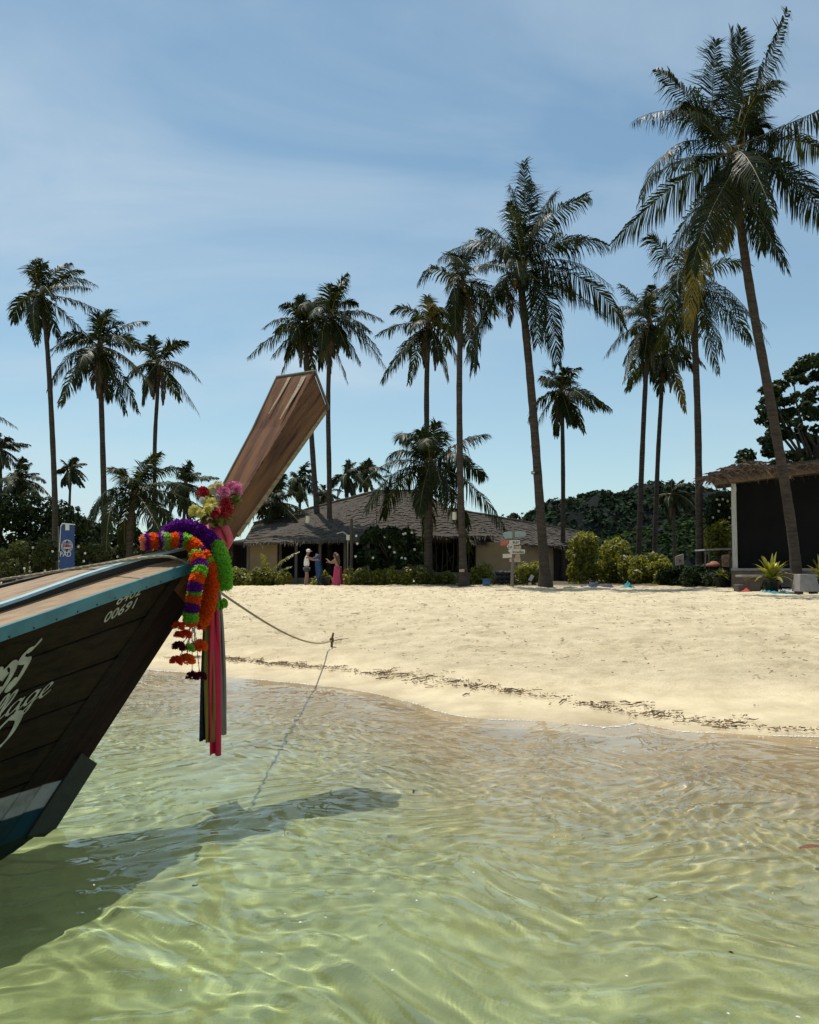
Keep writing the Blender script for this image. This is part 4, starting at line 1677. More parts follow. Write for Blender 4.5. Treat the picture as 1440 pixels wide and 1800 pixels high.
palm('leaning palm of the pair behind the boat prow', 47.0, [(566, 1015), (560, 940), (550, 800), (540, 640), (536, 575)], 0.17, 0.13, L=3.0, nf=20, seed=14, dead=3, wind=-0.1, spread=(88, -50))
palm('straight palm of the pair behind the boat prow', 46.0, [(580, 1015), (579, 850), (577, 700), (582, 560)], 0.15, 0.12, L=3.15, nf=22, seed=15, dead=4, wind=0.12, spread=(86, -62))
palm('tall palm at the left with wind-blown crown, beside the blue banner', 46.0, [(97, 1015), (97, 900), (92, 760), (84, 620), (74, 522)], 0.17, 0.12, L=3.3, nf=15, seed=17, dead=2, wind=0.3)
palm('palm with a heavy drooping crown, second from left', 48.0, [(184, 1015), (183, 880), (178, 700), (175, 612)], 0.185, 0.14, L=3.7, nf=23, seed=19, dead=5, wind=0.08, spread=(82, -68))
palm('thin palm left of the prow with a narrow upright crown', 54.0, [(273, 1015), (272, 800), (277, 690), (278, 642)], 0.16, 0.12, L=3.1, nf=13, seed=21, dead=4, wind=0.14, spread=(88, -55))
palm('young bushy palm behind the boat deck', 40.0, [(229, 1015), (229, 930), (236, 872)], 0.17, 0.15, L=3.4, nf=18, seed=23, dead=0, wind=0.25, spread=(86, -35), nl=70, nuts=0)
palm('medium palm growing beside the tall middle palm', 50.0, [(989, 1020), (990, 850), (988, 690)], 0.15, 0.12, L=3.1, nf=16, seed=25, dead=2, wind=0.12)
palm('leftmost palm of the three tall ones before the hill', 44.0, [(1121, 1030), (1127, 850), (1134, 690), (1142, 570)], 0.16, 0.12, L=3.3, nf=18, seed=27, dead=3, wind=-0.05)
palm('palm between two others before the hill with low crown', 50.0, [(1149, 1020), (1156, 820), (1163, 690), (1166, 625)], 0.16, 0.12, L=3.0, nf=17, seed=29, dead=2, wind=0.0)
palm('tall palm before the hill whose crown touches the nearest one', 38.0, [(1231, 1030), (1229, 900), (1227, 750), (1222, 600), (1220, 505)], 0.175, 0.14, L=4.2, nf=19, seed=31, dead=1, wind=0.12, yellow=3)
FAR = 'distant coconut palms'
palm('short palm behind the thatched roof, left end', 47.0, [(472, 1015), (474, 950), (483, 888)], 0.19, 0.16, L=2.6, nf=18, seed=33, dead=1, wind=0.12, spread=(85, -35), group=FAR)
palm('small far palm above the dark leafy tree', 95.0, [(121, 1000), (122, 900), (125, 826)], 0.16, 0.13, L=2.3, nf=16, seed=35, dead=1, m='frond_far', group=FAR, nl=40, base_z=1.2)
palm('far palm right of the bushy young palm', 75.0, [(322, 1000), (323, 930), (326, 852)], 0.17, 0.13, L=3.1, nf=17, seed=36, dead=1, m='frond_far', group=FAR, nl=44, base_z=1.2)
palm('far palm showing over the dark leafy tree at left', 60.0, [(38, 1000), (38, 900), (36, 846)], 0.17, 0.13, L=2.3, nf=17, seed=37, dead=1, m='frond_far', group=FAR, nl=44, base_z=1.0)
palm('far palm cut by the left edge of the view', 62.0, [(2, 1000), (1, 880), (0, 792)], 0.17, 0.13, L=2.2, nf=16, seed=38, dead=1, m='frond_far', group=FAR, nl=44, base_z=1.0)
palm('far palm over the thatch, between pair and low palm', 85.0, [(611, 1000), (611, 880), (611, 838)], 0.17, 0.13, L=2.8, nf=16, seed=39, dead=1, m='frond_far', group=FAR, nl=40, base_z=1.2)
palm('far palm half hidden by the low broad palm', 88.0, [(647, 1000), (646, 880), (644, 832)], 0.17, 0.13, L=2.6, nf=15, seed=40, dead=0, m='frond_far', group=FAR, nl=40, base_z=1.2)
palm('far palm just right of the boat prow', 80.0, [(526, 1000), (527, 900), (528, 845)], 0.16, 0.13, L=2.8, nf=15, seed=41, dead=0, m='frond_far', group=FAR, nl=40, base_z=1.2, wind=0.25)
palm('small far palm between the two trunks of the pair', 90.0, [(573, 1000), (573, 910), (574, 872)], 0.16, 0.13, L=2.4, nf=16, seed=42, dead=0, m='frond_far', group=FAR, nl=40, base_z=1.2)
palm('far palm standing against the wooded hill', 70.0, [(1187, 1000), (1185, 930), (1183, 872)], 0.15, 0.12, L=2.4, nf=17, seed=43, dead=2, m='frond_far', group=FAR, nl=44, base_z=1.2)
palm('palm mostly outside the left edge with leaf tips in view', 50.0, [(-100, 1015), (-98, 850), (-88, 720)], 0.17, 0.13, L=2.9, nf=17, seed=44, dead=1, group=FAR)

# ------------------------------------------------------------------ leafy trees, bushes, hedge


def limb(mb, a, b, r0, r1, rnd, n=6, wob=0.12):
    L_ = (b - a).length
    pts = []
    for i in range(n + 1):
        t = i / n
        q = a.lerp(b, t) + Vector((rnd.uniform(-1, 1), rnd.uniform(-1, 1), rnd.uniform(-0.4, 0.6))) * wob * L_ * 0.35 * math.sin(t * 3.14)
        pts.append(q)
    mb.tube(pts, [r0 + (r1 - r0) * i / n for i in range(n + 1)], 7)
    return pts[-1]


def plant(name, cat, label, base, clumps, n, size, m, seed, stem_r=0.03, group=None, aspect=2.2, up=0.4, flowers=None, shell=0.5, flat=1.0, fold=0.25):
    """stem with branches to every clump, and the leaves of those clumps"""
    rnd = random.Random(seed)
    base = Vector(base)
    root = thing(name, base, label, cat, group)
    mb = MB()
    cen = Vector((0, 0, 0))
    for c, r in clumps:
        cen += Vector(c)
    cen /= len(clumps)
    fork = base.lerp(Vector((cen.x, cen.y, max(base.z + 0.1, min(cen.z, base.z + (cen.z - base.z) * 0.55)))), 1.0)
    limb(mb, base + Vector((0, 0, -0.1)), fork, stem_r, stem_r * 0.75, rnd)
    for c, r in clumps[:26]:
        limb(mb, fork, Vector(c), stem_r * 0.55, stem_r * 0.12, rnd, 5)
    build('stem' if stem_r < 0.08 else 'trunk', mb, M['wood_stem'], root, smooth=True)
    leaf_obj('leaves' if stem_r < 0.08 else 'crown', leafset(n, [tuple(c) for c, r in clumps], [r for c, r in clumps], size, seed, up=up, aspect=aspect, shell=shell, flat=flat, fold=fold), m, root)
    for k, p in enumerate(flowers or []):
        mb = MB()
        for i in range(5):
            a = i * 1.2566
            d = Vector((math.cos(a), -0.6, math.sin(a)))
            q = Vector(p)
            w = Vector((-math.sin(a), 0, math.cos(a))) * 0.035
            mb.quad(q, q + d * 0.04 + w, q + d * 0.07, q + d * 0.04 - w)
        build('blossom', mb, M['petal_white'], root)
    return root


def box_clumps(x0, x1, y0, y1, Y, depth, r, n, seed):
    """clumps filling an outline of the photograph at distance Y"""
    rnd = random.Random(seed)
    out = []
    for i in range(n):
        out.append((at(rnd.uniform(x0, x1), rnd.uniform(y0, y1), Y + rnd.uniform(-depth, depth)), r * rnd.uniform(0.7, 1.25)))
    return out


# hedge along the edge of the sand: one bush after another
HB = [(398, 442, 996, 'hedge_yellow', 'olive bush at the left end of the hedge, beside the boat prow'), (436, 478, 997, 'hedge_yellow', 'olive hedge bush under the tan wall of the left wing'), (474, 512, 1002, 'hedge_yellow', 'low olive hedge bush left of the person in a white cap'),
      (548, 582, 1012, 'hedge', 'small hedge bush between the two people'), (604, 650, 996, 'hedge', 'hedge bush just right of the person with the pink wrap'), (645, 690, 998, 'hedge', 'hedge bush under the white flowering tree'),
      (684, 728, 994, 'hedge', 'hedge bush before the narrow tan pillar'), (722, 765, 995, 'hedge_dark', 'hedge bush at the foot of the low broad palm'), (760, 800, 1003, 'hedge', 'lower hedge bush left of the slender palm base'),
      (822, 872, 992, 'hedge', 'hedge bush behind the blue bucket'), (905, 948, 988, 'hedge', 'bright hedge bush right of the signpost')]
for k, (x0, x1, yt, m, lab) in enumerate(HB):
    Y = 39.5 + (k % 3) * 0.4
    b = at((x0 + x1) / 2, 1028, Y)
    b.z = gz(b.x, b.y)
    r = (x1 - x0) / 1440 * Y * 0.27
    cl = box_clumps(x0 + 6, x1 - 6, yt + 9, 1026, Y, 0.45, r, 16, 60 + k)
    plant('hedge_bush', 'bush', lab, b, cl, 2300, 0.075, M[m], 60 + k, 0.03, 'hedge bushes at the top of the beach', up=1.1)
# taller bushes right of the middle palm
for k, (x0, x1, yt, Y, m, lab, n) in enumerate(((998, 1055, 938, 42, 'hedge_yellow', 'tall yellow green bush right of the middle palm', 4200), (1050, 1112, 946, 43, 'hedge', 'tall broad bush below the wooded hill', 4200), (1090, 1140, 975, 41, 'hedge_yellow', 'rounded bush at the foot of the leftmost hill palm', 2600),
                                                (1128, 1172, 972, 41.5, 'hedge', 'clipped bush between the trunks before the hill', 2600), (935, 962, 985, 44, 'hedge_dark', 'dark bush behind the thick flared palm base', 1500))):
    b = at((x0 + x1) / 2, 1026, Y)
    b.z = gz(b.x, b.y)
    cl = box_clumps(x0 + 6, x1 - 6, yt + 10, 1024, Y, 0.8, (x1 - x0) / 1440 * Y * 0.24, 24, 90 + k)
    plant('tall_bush', 'bush', lab, b, cl, n, 0.10, M[m], 90 + k, 0.04, 'tall bushes before the hill', up=0.6)
for k, (x0, x1, yt, Y, m, lab) in enumerate(((1160, 1205, 996, 37, 'tree_dark', 'dark low shrub left of the framed board'), (1200, 1245, 992, 36, 'tree', 'dark low shrub in front of the food cart'), (1240, 1296, 998, 35, 'tree', 'dark low shrub beside the stone bench'),
                                             (1150, 1180, 985, 39, 'hedge_yellow', 'small variegated shrub between the bushes and dark ground cover'))):
    b = at((x0 + x1) / 2, 1030, Y)
    b.z = gz(b.x, b.y)
    cl = box_clumps(x0 + 4, x1 - 4, yt + 8, 1028, Y, 0.6, (x1 - x0) / 1440 * Y * 0.22, 14, 120 + k)
    plant('low_shrub', 'shrub', lab, b, cl, 1900, 0.085, M[m], 120 + k, 0.025, 'dark shrubs near the hut', up=0.7, aspect=3)
# bushes in front of the hut's open side
for k, (x0, x1, y0, y1, Y, m, lab, n) in enumerate(((1238, 1290, 862, 925, 40, 'tree', 'leafy tree top under the corner of the palm thatch', 2600), (1240, 1288, 918, 972, 39, 'hedge_yellow', 'yellow green bush behind the food cart', 2600))):
    b = at((x0 + x1) / 2, 1020, Y)
    b.z = gz(b.x, b.y)
    rf = random.Random(k)
    plant('garden_bush', 'bush', lab, b, box_clumps(x0 + 8, x1 - 8, y0 + 8, y1 - 4, Y, 0.7, 0.36, 20, 140 + k), n, 0.10, M[m], 140 + k, 0.045, None,
          flowers=[at(rf.uniform(x0, x1), rf.uniform(y0, y1), Y - 0.9) for _ in range(9)] if k == 0 else None)
# white flowering trees
M['frangi'] = leafmat('frangipani_leaf', (0.022, 0.032, 0.010), (0.075, 0.085, 0.025), 0.5, 0.3, None, 0.15)
rf = random.Random(5)
b = at(690, 1022, 42)
b.z = gz(b.x, b.y)
cl = box_clumps(640, 745, 935, 985, 42, 1.0, 0.42, 30, 150)
plant('frangipani_tree', 'tree', 'frangipani with white flowers in front of the thatched building', b, cl, 4200, 0.15, M['tree'], 151, 0.085, None, aspect=2.6,
      flowers=[at(rf.uniform(625, 735), rf.uniform(930, 985), 40.9) for _ in range(14)])
for k, (x0, x1, y0, lab) in enumerate(((-40, 45, 962, 'bare-branched frangipani shrub at the far left'), (35, 100, 958, 'frangipani shrub left of the blue banner trunk'), (130, 190, 962, 'frangipani shrub right of the blue banner'), (185, 255, 958, 'frangipani shrub behind the boat deck'), (250, 330, 962, 'frangipani shrub behind the garlands'), (325, 400, 968, 'frangipani shrub between the boat and the thatched building'))):
    Y = 41 + k % 2
    b = at((x0 + x1) / 2, 1024, Y)
    b.z = gz(b.x, b.y)
    cl = box_clumps(x0, x1, y0, 1018, Y, 0.9, 0.34, 26, 170 + k)
    plant('frangipani_shrub', 'shrub', lab, b, cl, 1500, 0.12, M['frangi'], 170 + k, 0.045, 'frangipani shrubs behind the boat', aspect=2.6,
          flowers=[at(rf.uniform(x0, x1), rf.uniform(y0 - 4, 1005), Y - 1.0) for _ in range(4)])
# dense dark tree at the left
b = at(20, 1020, 56)
b.z = gz(b.x, b.y)
cl = []
for i in range(110):
    px = rf.uniform(-120, 158)
    topy = 868 + max(0, (px - 40)) ** 1.6 * 0.028 + max(0, -px) * 0.1
    cl.append((at(px, rf.uniform(topy + 6, 985), 56 + rf.uniform(-3, 3)), rf.uniform(0.6, 1.0)))
plant('broadleaf_tree', 'tree', 'wide dense dark green tree at the left edge behind the shrubs', b, cl, 17000, 0.20, M['tree_dark'], 190, 0.25, None, aspect=1.6, up=0.6, shell=0.7)
# low dark line of trees far behind the young palm
for k, (x0, x1, yt) in enumerate(((150, 240, 928), (225, 330, 938), (300, 420, 945))):
    Y = 80 + 3 * k
    b = at((x0 + x1) / 2, 1000, Y)
    b.z = 1.0
    plant('background_tree', 'tree', ['low dark tree far behind the second palm', 'low dark tree far behind the young palm', 'low dark tree far behind the prow'][k], b, box_clumps(x0, x1, yt + 8, 990, Y, 2.5, 1.2, 40, 200 + k), 3600, 0.32, M['tree_dark'], 200 + k, 0.2, 'far low trees')
# sea almond behind the hut: flat tiers of big leaves at the ends of branches
b = at(1425, 1010, 40)
b.z = gz(b.x, b.y)
cl = []
oy = [600, 632, 655, 690, 712, 740, 762, 785, 802, 835, 870]
ox = [1450, 1408, 1382, 1328, 1318, 1330, 1322, 1345, 1292, 1272, 1262]
for i in range(420):
    px, py = rf.uniform(1262, 1600), rf.uniform(618, 850)
    if px < float(np.interp(py, oy, ox)) + 9 or (px > 1440 and rf.random() < 0.5):
        continue
    if math.sin(px * 0.062 + 1.3) * math.sin(py * 0.085 + 0.6) > 0.80 and px < 1420:
        continue
    cl.append((at(px, py, 40 + rf.uniform(-2.6, 2.6)), rf.uniform(0.24, 0.5)))
plant('sea_almond_tree', 'tree', 'spreading broad-leaved tree rising behind the dark hut', b, cl, 16000, 0.17, M['tree'], 211, 0.22, None, aspect=1.7, up=0.8, flat=0.6)

# ------------------------------------------------------------------ hill and far forest


def hill(name, cx, cy, label, prof, depth, m_rock, m_leaf, n, leaf, seed, Y):
    """wooded ridge: a ground form from an outline, covered by one mass of trees"""
    rng = np.random.default_rng(seed)
    px = np.array([p[0] for p in prof], float)
    py = np.array([p[1] for p in prof], float)
    xs = np.linspace(px[0], px[-1], 90)
    hs = np.interp(xs, px, py)
    X = (xs - 720) / FOC * Y
    Hh = (1000 - hs) / FOC * Y + CAM_H
    ds = np.linspace(-1, 1, 25)
    GX, GD = np.meshgrid(X, ds)
    wob = fbm(GX, GD * depth, seed, (Y * 0.07, Y * 0.025), (0.10, 0.06))
    shape = np.clip(1 - np.abs(GD) ** 3.2, 0, 1)
    GZ = -2 + (np.tile(Hh, (25, 1)) + 2) * shape * (1 + wob * 0.6 * (np.abs(GD) > 0.05))
    GY = Y + GD * depth
    ny, nx = GX.shape
    i = np.arange(nx * ny).reshape(ny, nx)
    f = np.stack([i[:-1, :-1], i[:-1, 1:], i[1:, 1:], i[1:, :-1]], -1).reshape(-1, 4)
    o = link(name, np_mesh(name, np.stack([GX, GY, GZ], -1).reshape(-1, 3), f), m_rock, kind='structure')
    o['label'] = label
    # tree crowns
    ci = rng.integers(0, nx - 1, n)
    cj = rng.integers(0, 14, n)
    a, b2 = rng.random(n), rng.random(n)
    cxs = GX[0, ci] * (1 - a) + GX[0, ci + 1] * a
    cys = GY[cj, 0] * (1 - b2) + GY[cj + 1, 0] * b2
    czs = GZ[cj, ci] * (1 - a) * (1 - b2) + GZ[cj, ci + 1] * a * (1 - b2) + GZ[cj + 1, ci] * (1 - a) * b2 + GZ[cj + 1, ci + 1] * a * b2
    rad = leaf * rng.uniform(1.2, 2.4, n)
    cliff = rng.random(n) < 0.93
    C = np.stack([cxs, cys, czs], 1)[cliff]
    V, F, va = leafset(n * 40, C - np.array([0, 0, leaf * 1.3]), rad[cliff], leaf * 0.85, seed + 1, up=0.9, aspect=1.4, shell=0.75)
    me = np_mesh(name + '_trees', V, F, False, {'vary': va})
    w = link('hillside_forest', me, m_leaf, kind='stuff')
    w['label'] = 'trees covering ' + label
    return o


M['cliff'] = mat('limestone', (0.022, 0.026, 0.024), 0.95, 0.5, 0.06, 0.6, 0.4, 0.0)
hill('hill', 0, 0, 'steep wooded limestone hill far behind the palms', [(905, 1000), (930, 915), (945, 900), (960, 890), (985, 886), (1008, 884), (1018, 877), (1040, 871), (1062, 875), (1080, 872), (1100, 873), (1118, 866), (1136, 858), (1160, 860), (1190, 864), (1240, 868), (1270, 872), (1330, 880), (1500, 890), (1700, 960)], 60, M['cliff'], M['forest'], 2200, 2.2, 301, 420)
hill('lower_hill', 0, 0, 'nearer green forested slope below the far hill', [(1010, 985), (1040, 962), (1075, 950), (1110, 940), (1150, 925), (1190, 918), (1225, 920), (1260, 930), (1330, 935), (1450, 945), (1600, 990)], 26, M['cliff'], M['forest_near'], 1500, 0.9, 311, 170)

# ------------------------------------------------------------------ thatched building
M['thatch'] = mat('grey_thatch', (0.092, 0.078, 0.064), 0.95, 0.5, 2.2, 1.0, 6.0, 0.1, stretch=(3.5, 3.5, 1.2), dark=(0.045, 0.036, 0.030), detail=9)
M['straw'] = mat('loose_straw', (0.14, 0.115, 0.085), 0.95, 0.4, 4)
M['tan_wall'] = mat('tan_plaster', (0.36, 0.25, 0.14), 0.9, 0.15, 1.5, 0.2, 18)
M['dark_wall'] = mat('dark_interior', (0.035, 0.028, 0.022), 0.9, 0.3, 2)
M['post_wood'] = mat('grey_post', (0.20, 0.17, 0.14), 0.85, 0.3, 4, 0.4, 20, stretch=(4, 4, 0.6))
M['stick'] = mat('lattice_stick', (0.09, 0.07, 0.05), 0.9, 0.3, 6)
M['white_wall'] = mat('whitewashed_sill', (0.42, 0.40, 0.36), 0.85, 0.25, 4)


def slope(root, el, er, rr, rl, seed, courses=9, fringe=True, name='roof'):
    """one thatched slope in ragged overlapping courses, eave el-er, ridge rl-rr"""
    rnd = random.Random(seed)
    el, er, rr, rl = Vector(el), Vector(er), Vector(rr), Vector(rl)
    nrm = (er - el).cross(rl - el).normalized()
    if nrm.z < 0:
        nrm = -nrm
    mb = MB()
    nx = max(14, int((er - el).length / 0.22))
    courses = int(courses * 1.6)

    def P(a, b):
        return el.lerp(er, a).lerp(rl.lerp(rr, a), b)
    for c in range(courses):
        b0, b1 = c / courses, min(1.0, (c + 1.25) / courses)
        prev = None
        for i in range(nx + 1):
            a = i / nx
            j = rnd.uniform(-0.42, 0.42) / courses
            lo = P(a, max(-0.03, b0 + j)) + nrm * (0.065 + rnd.uniform(-0.025, 0.03))
            hi = P(a, b1) + nrm * (0.035 + rnd.uniform(-0.015, 0.015))
            un = P(a, max(-0.03, b0 + j)) - nrm * 0.06
            cur = (lo, hi, un)
            if prev:
                mb.quad(prev[0], cur[0], cur[1], prev[1])
                mb.quad(prev[2], cur[2], cur[0], prev[0])
            prev = cur
    mb.quad(el - nrm * 0.08, rl - nrm * 0.02, rr - nrm * 0.02, er - nrm * 0.08)
    o = build(name, mb, M['thatch'], root)
    if fringe:
        fb = MB()
        m = int((er - el).length * 26)
        for i in range(m):
            a = rnd.random()
            p = P(a, rnd.uniform(-0.01, 0.05)) + nrm * rnd.uniform(-0.05, 0.1)
            d = (el - rl).normalized() * rnd.uniform(0.12, 0.38) + Vector((rnd.uniform(-0.08, 0.08), rnd.uniform(-0.05, 0.02), rnd.uniform(-0.16, 0)))
            w = (er - el).normalized() * rnd.uniform(0.008, 0.02)
            fb.quad(p - w, p + w, p + d + w * 0.3, p + d - w * 0.3)
        f = build('eave_fringe', fb, M['straw'], o, kind='stuff')
    # loose straw lying on the slope
    sb = MB()
    for i in range(int((er - el).length * (rl - el).length * 5)):
        a, b = rnd.random(), rnd.random()
        p = P(a, b) + nrm * 0.12
        d = (el - rl).normalized() * rnd.uniform(0.1, 0.4) + (er - el).normalized() * rnd.uniform(-0.2, 0.2) + nrm * rnd.uniform(0, 0.06)
        w = (er - el).normalized() * rnd.uniform(0.008, 0.02)
        sb.quad(p - w, p + w, p + d + w * 0.4, p + d - w * 0.4)
    build('loose_straw', sb, M['straw'], o, kind='stuff')
    return o


def flatz(p, z):
    return Vector((p.x, p.y, z))


hb = at(720, 1020, 44)
hb.z = gz(hb.x, hb.y)
house = thing('thatched_building', hb, 'long low building under grey thatched hip roofs behind the hedge', 'building')
ZE, ZR = 3.30, 6.35
fl, fr = flatz(at(642, 945, 44), ZE), flatz(at(868, 945, 44), ZE)
bl, br = Vector((fl.x, 57, ZE)), Vector((fr.x, 57, ZE))
rl, rr = flatz(at(656, 862, 50.5), ZR), flatz(at(740, 862, 50.5), ZR)
slope(house, fl, fr, rr, rl, 1, 12)
slope(house, bl, fl, rl, rl + Vector((0.02, 0.05, 0)), 2, 10, False)
slope(house, fr, br, rr + Vector((0, 0.05, 0)), rr, 3, 10, False)
slope(house, br, bl, rl, rr, 4, 8, False)
# right wing, ridge falling away to the right
fl2, fr2 = flatz(at(812, 955, 43.2), 2.98), flatz(at(1012, 962, 50), 2.92)
rl2, rr2 = flatz(at(790, 896, 47.5), 5.03), flatz(at(1026, 938, 56), 4.02)
slope(house, fl2, fr2, rr2, rl2, 5, 8)
slope(house, Vector((fr2.x + 2, 62, 2.9)), Vector((fl2.x, 53, 2.9)), rl2 + Vector((0, 0.04, 0)), rr2 + Vector((0, 0.04, 0)), 6, 6, False)
# left wing
fl3, fr3 = flatz(at(428, 956, 42), 2.88), flatz(at(662, 949, 43.0), 3.1)
rl3, rr3 = flatz(at(446, 922, 46.5), 4.10), flatz(at(660, 863.5, 50.3), 6.3)
slope(house, fl3, fr3, rr3, rl3, 7, 9)
slope(house, fr3 + Vector((0, 12, 0)), fl3 + Vector((0, 11, 0)), rl3 + Vector((0, 0.04, 0)), rr3 + Vector((0, 0.04, 0)), 8, 6, False)
slope(house, fl3 + Vector((0, 11, 0)), fl3, rl3, rl3 + Vector((0, 0.3, 0)), 9, 6, False)
mb = MB()
a, b = at(404, 952, 42.5), at(446, 952, 42.5)
mb.hexa([flatz(a, 2.92), flatz(b, 2.92), flatz(b + Vector((0, 4, 0)), 3.2), flatz(a + Vector((0, 4, 0)), 3.2), flatz(a, 3.02), flatz(b, 3.02), flatz(b + Vector((0, 4, 0)), 3.3), flatz(a + Vector((0, 4, 0)), 3.3)])
build('porch_roof', mb, M['thatch'], house)
# pale ridge caps
for p, q in ((rl2, rr2), (rl3, rr3), (rl, rr)):
    mb = MB()
    d = q - p
    mb.tube([p + d * t + Vector((0, 0, 0.09 + 0.02 * math.sin(t * 30))) for t in np.linspace(0, 1, 14)], 0.07, 7)
    build('ridge_cap', mb, M['straw'], house)


def panel(name, x0, x1, ytop, ybot, Y, thick, m, z0=None, z1=None, Y1=None):
    a, b = at(x0, 1000, Y), at(x1, 1000, Y1 or Y)
    zt = at(x0, ytop, Y).z if z1 is None else z1
    zb = at(x0, ybot, Y).z if z0 is None else z0
    mb = MB()
    t = Vector((0, thick, 0))
    mb.hexa([flatz(a, zb), flatz(b, zb), flatz(b + t, zb), flatz(a + t, zb), flatz(a, zt), flatz(b, zt), flatz(b + t, zt), flatz(a + t, zt)])
    return build(name, mb, m, house)


GB = gz(hb.x, hb.y) - 0.1
panel('wall_panel', 438, 487, 958, 1020, 43.4, 0.2, M['tan_wall'], GB, 2.95)
panel('corner_post', 433.5, 437.5, 955, 1020, 43.3, 0.15, M['post_wood'], GB, 2.95)
panel('wall_panel', 714, 744, 945, 1020, 44.9, 0.3, M['tan_wall'], GB, 3.32)
panel('wall_panel', 837, 908, 955, 1020, 44.6, 0.25, M['tan_wall'], GB, 3.05)
panel('wall_panel', 909, 1005, 960, 1020, 46.4, 0.25, M['tan_wall'], GB, 3.0, Y1=52)
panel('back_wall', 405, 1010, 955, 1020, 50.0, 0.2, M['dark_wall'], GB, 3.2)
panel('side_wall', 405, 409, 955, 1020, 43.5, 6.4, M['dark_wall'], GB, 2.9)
panel('window_sill', 664, 714, 1002, 1007, 44.7, 0.25, M['white_wall'], 1.35, 1.56)
panel('low_wall', 664, 714, 1002, 1007, 44.8, 0.2, M['white_wall'], GB, 1.345)
panel('low_wall', 744.5, 836.5, 1000, 1010, 45.0, 0.2, M['post_wood'], GB, 1.42)
panel('floor_edge', 488, 663, 1010, 1020, 44.2, 0.25, M['post_wood'], GB, 1.12)
panel('opening_shade_panel', 664, 713, 958, 1001, 45.6, 0.05, M['dark_wall'], 1.57, 3.25)  # dark sheet added in the opening, standing for the shaded room behind
for x in (490, 518, 560, 604, 640, 660):
    panel('veranda_post', x, x + 4.5, 950, 1020, 44.0, 0.14, M['post_wood'], GB, 3.15)
panel('white_post', 645.5, 649.5, 958, 1003, 43.1, 0.12, M['white_wall'], GB, 2.95)
# stick lattice in the big opening
for i, x in enumerate(np.linspace(748, 834, 10)):
    a, b = at(x, 1004, 45.15), at(x + (2 if i % 2 else -2), 948, 45.15)
    mb = MB()
    mb.tube([a, a.lerp(b, 0.5) + Vector((0.03, 0, 0)), b], 0.035, 6)
    build('lattice_stick', mb, M['stick'], house)
for i, (xa, xb) in enumerate(((750, 775), (772, 756), (776, 798), (797, 781), (800, 822), (820, 806), (833, 818), (760, 768))):
    a, b = at(xa, 1003, 45.3), at(xb, 950 + 12 * (i % 3), 45.3)
    mb = MB()
    mb.tube([a, b], 0.028, 6)
    build('lattice_stick', mb, M['stick'], house)
# roof antenna twigs and a small plant behind the ridge
b = at(903, 1010, 52)
b.z = gz(b.x, b.y)
plant('thin_tree', 'tree', 'thin sparse tree top showing over the right wing ridge', b, [(at(903, 909, 52), 0.28), (at(897, 912, 52), 0.22), (at(909, 911, 52), 0.25), (at(884, 905, 52), 0.06), (at(918, 903, 52), 0.05), (at(926, 908, 52), 0.05)], 260, 0.12, M['tree'], 401, 0.05)

# stones of the low base wall by the signpost
sw = thing('stone_wall', at(886, 1034, 41), 'low wall of dark rounded stones left of the signpost', 'wall')
sw.location.z = gz(sw.location.x, sw.location.y)
M['stone'] = mat('dark_stone', (0.07, 0.068, 0.07), 0.85, 0.4, 6, 0.5, 14)
rs = random.Random(9)
for r_ in range(3):
    for i in range(6):
        p = at(868 + i * 7.2 + (3 if r_ % 2 else 0), 1000, 41)
        mb = MB()
        mb.ball((p.x, 41 + rs.uniform(-0.05, 0.05), sw.location.z + 0.12 + 0.22 * r_), rs.uniform(0.12, 0.16), 8, 6, 0.85, 0.18, rs)
        build('stone', mb, M['stone'], sw, smooth=True)

M['blue'] = mat('blue_plastic', (0.02, 0.11, 0.24), 0.5, 0.15, 6)
M['deep_blue'] = mat('faded_blue_board', (0.018, 0.065, 0.17), 0.6, 0.2, 6)
M['dark_blue_cloth'] = mat('dark_blue_cloth', (0.02, 0.032, 0.06), 0.85, 0.3, 8)
M['teal_cloth'] = mat('teal_cloth', (0.02, 0.24, 0.27), 0.75, 0.25, 8)
M['red_cloth'] = mat('red_cloth', (0.42, 0.035, 0.04), 0.8, 0.2, 8)
M['white_cloth'] = mat('grey_white_cloth', (0.45, 0.44, 0.45), 0.8, 0.2, 8)
M['black_pot'] = mat('black_pot', (0.015, 0.014, 0.014), 0.6, 0.2, 6)
M['concrete'] = mat('grey_concrete', (0.26, 0.235, 0.22), 0.9, 0.25, 5, 0.3, 25)
M['brown_stone'] = mat('brown_stone', (0.12, 0.09, 0.07), 0.9, 0.35, 4, 0.4, 16)


# ------------------------------------------------------------------ dark screened hut at the right
M['screen'] = mat('black_shade_cloth', (0.009, 0.0085, 0.008), 0.9, 0.3, 1.2, 0.1, 30, 0.1)
M['dry_frond'] = leafmat('dry_thatch_leaf', (0.05, 0.035, 0.025), (0.16, 0.105, 0.07), 0.8, 0.1, (1.2, 1, 0.8))
M['beam'] = wood('hut_beam', (0.22, 0.15, 0.09), (0.10, 0.065, 0.04), 0.75, 0)
M['white_timber'] = wood('whitewashed_post', (0.48, 0.45, 0.40), (0.25, 0.23, 0.20), 0.8, 0, stretch=(10, 10, 0.8))
YH = 33.0
h0 = at(1290, 1030, YH)
h0.z = gz(h0.x, h0.y)
hut = thing('beach_hut', h0, 'hut with black screen wall, white corner post and dry palm-leaf eave', 'hut')


def hp(px, py, dy=0.0):
    return at(px, py, YH + dy)


def slab(name, pts, depth, m, parent):
    """a board given by four corners of the photograph at the hut's front, going back by depth"""
    d = Vector((0.43 * depth, depth, 0))
    mb = MB()
    mb.hexa([pts[0], pts[1], pts[1] + d, pts[0] + d, pts[3], pts[2], pts[2] + d, pts[3] + d])
    return build(name, mb, m, parent)


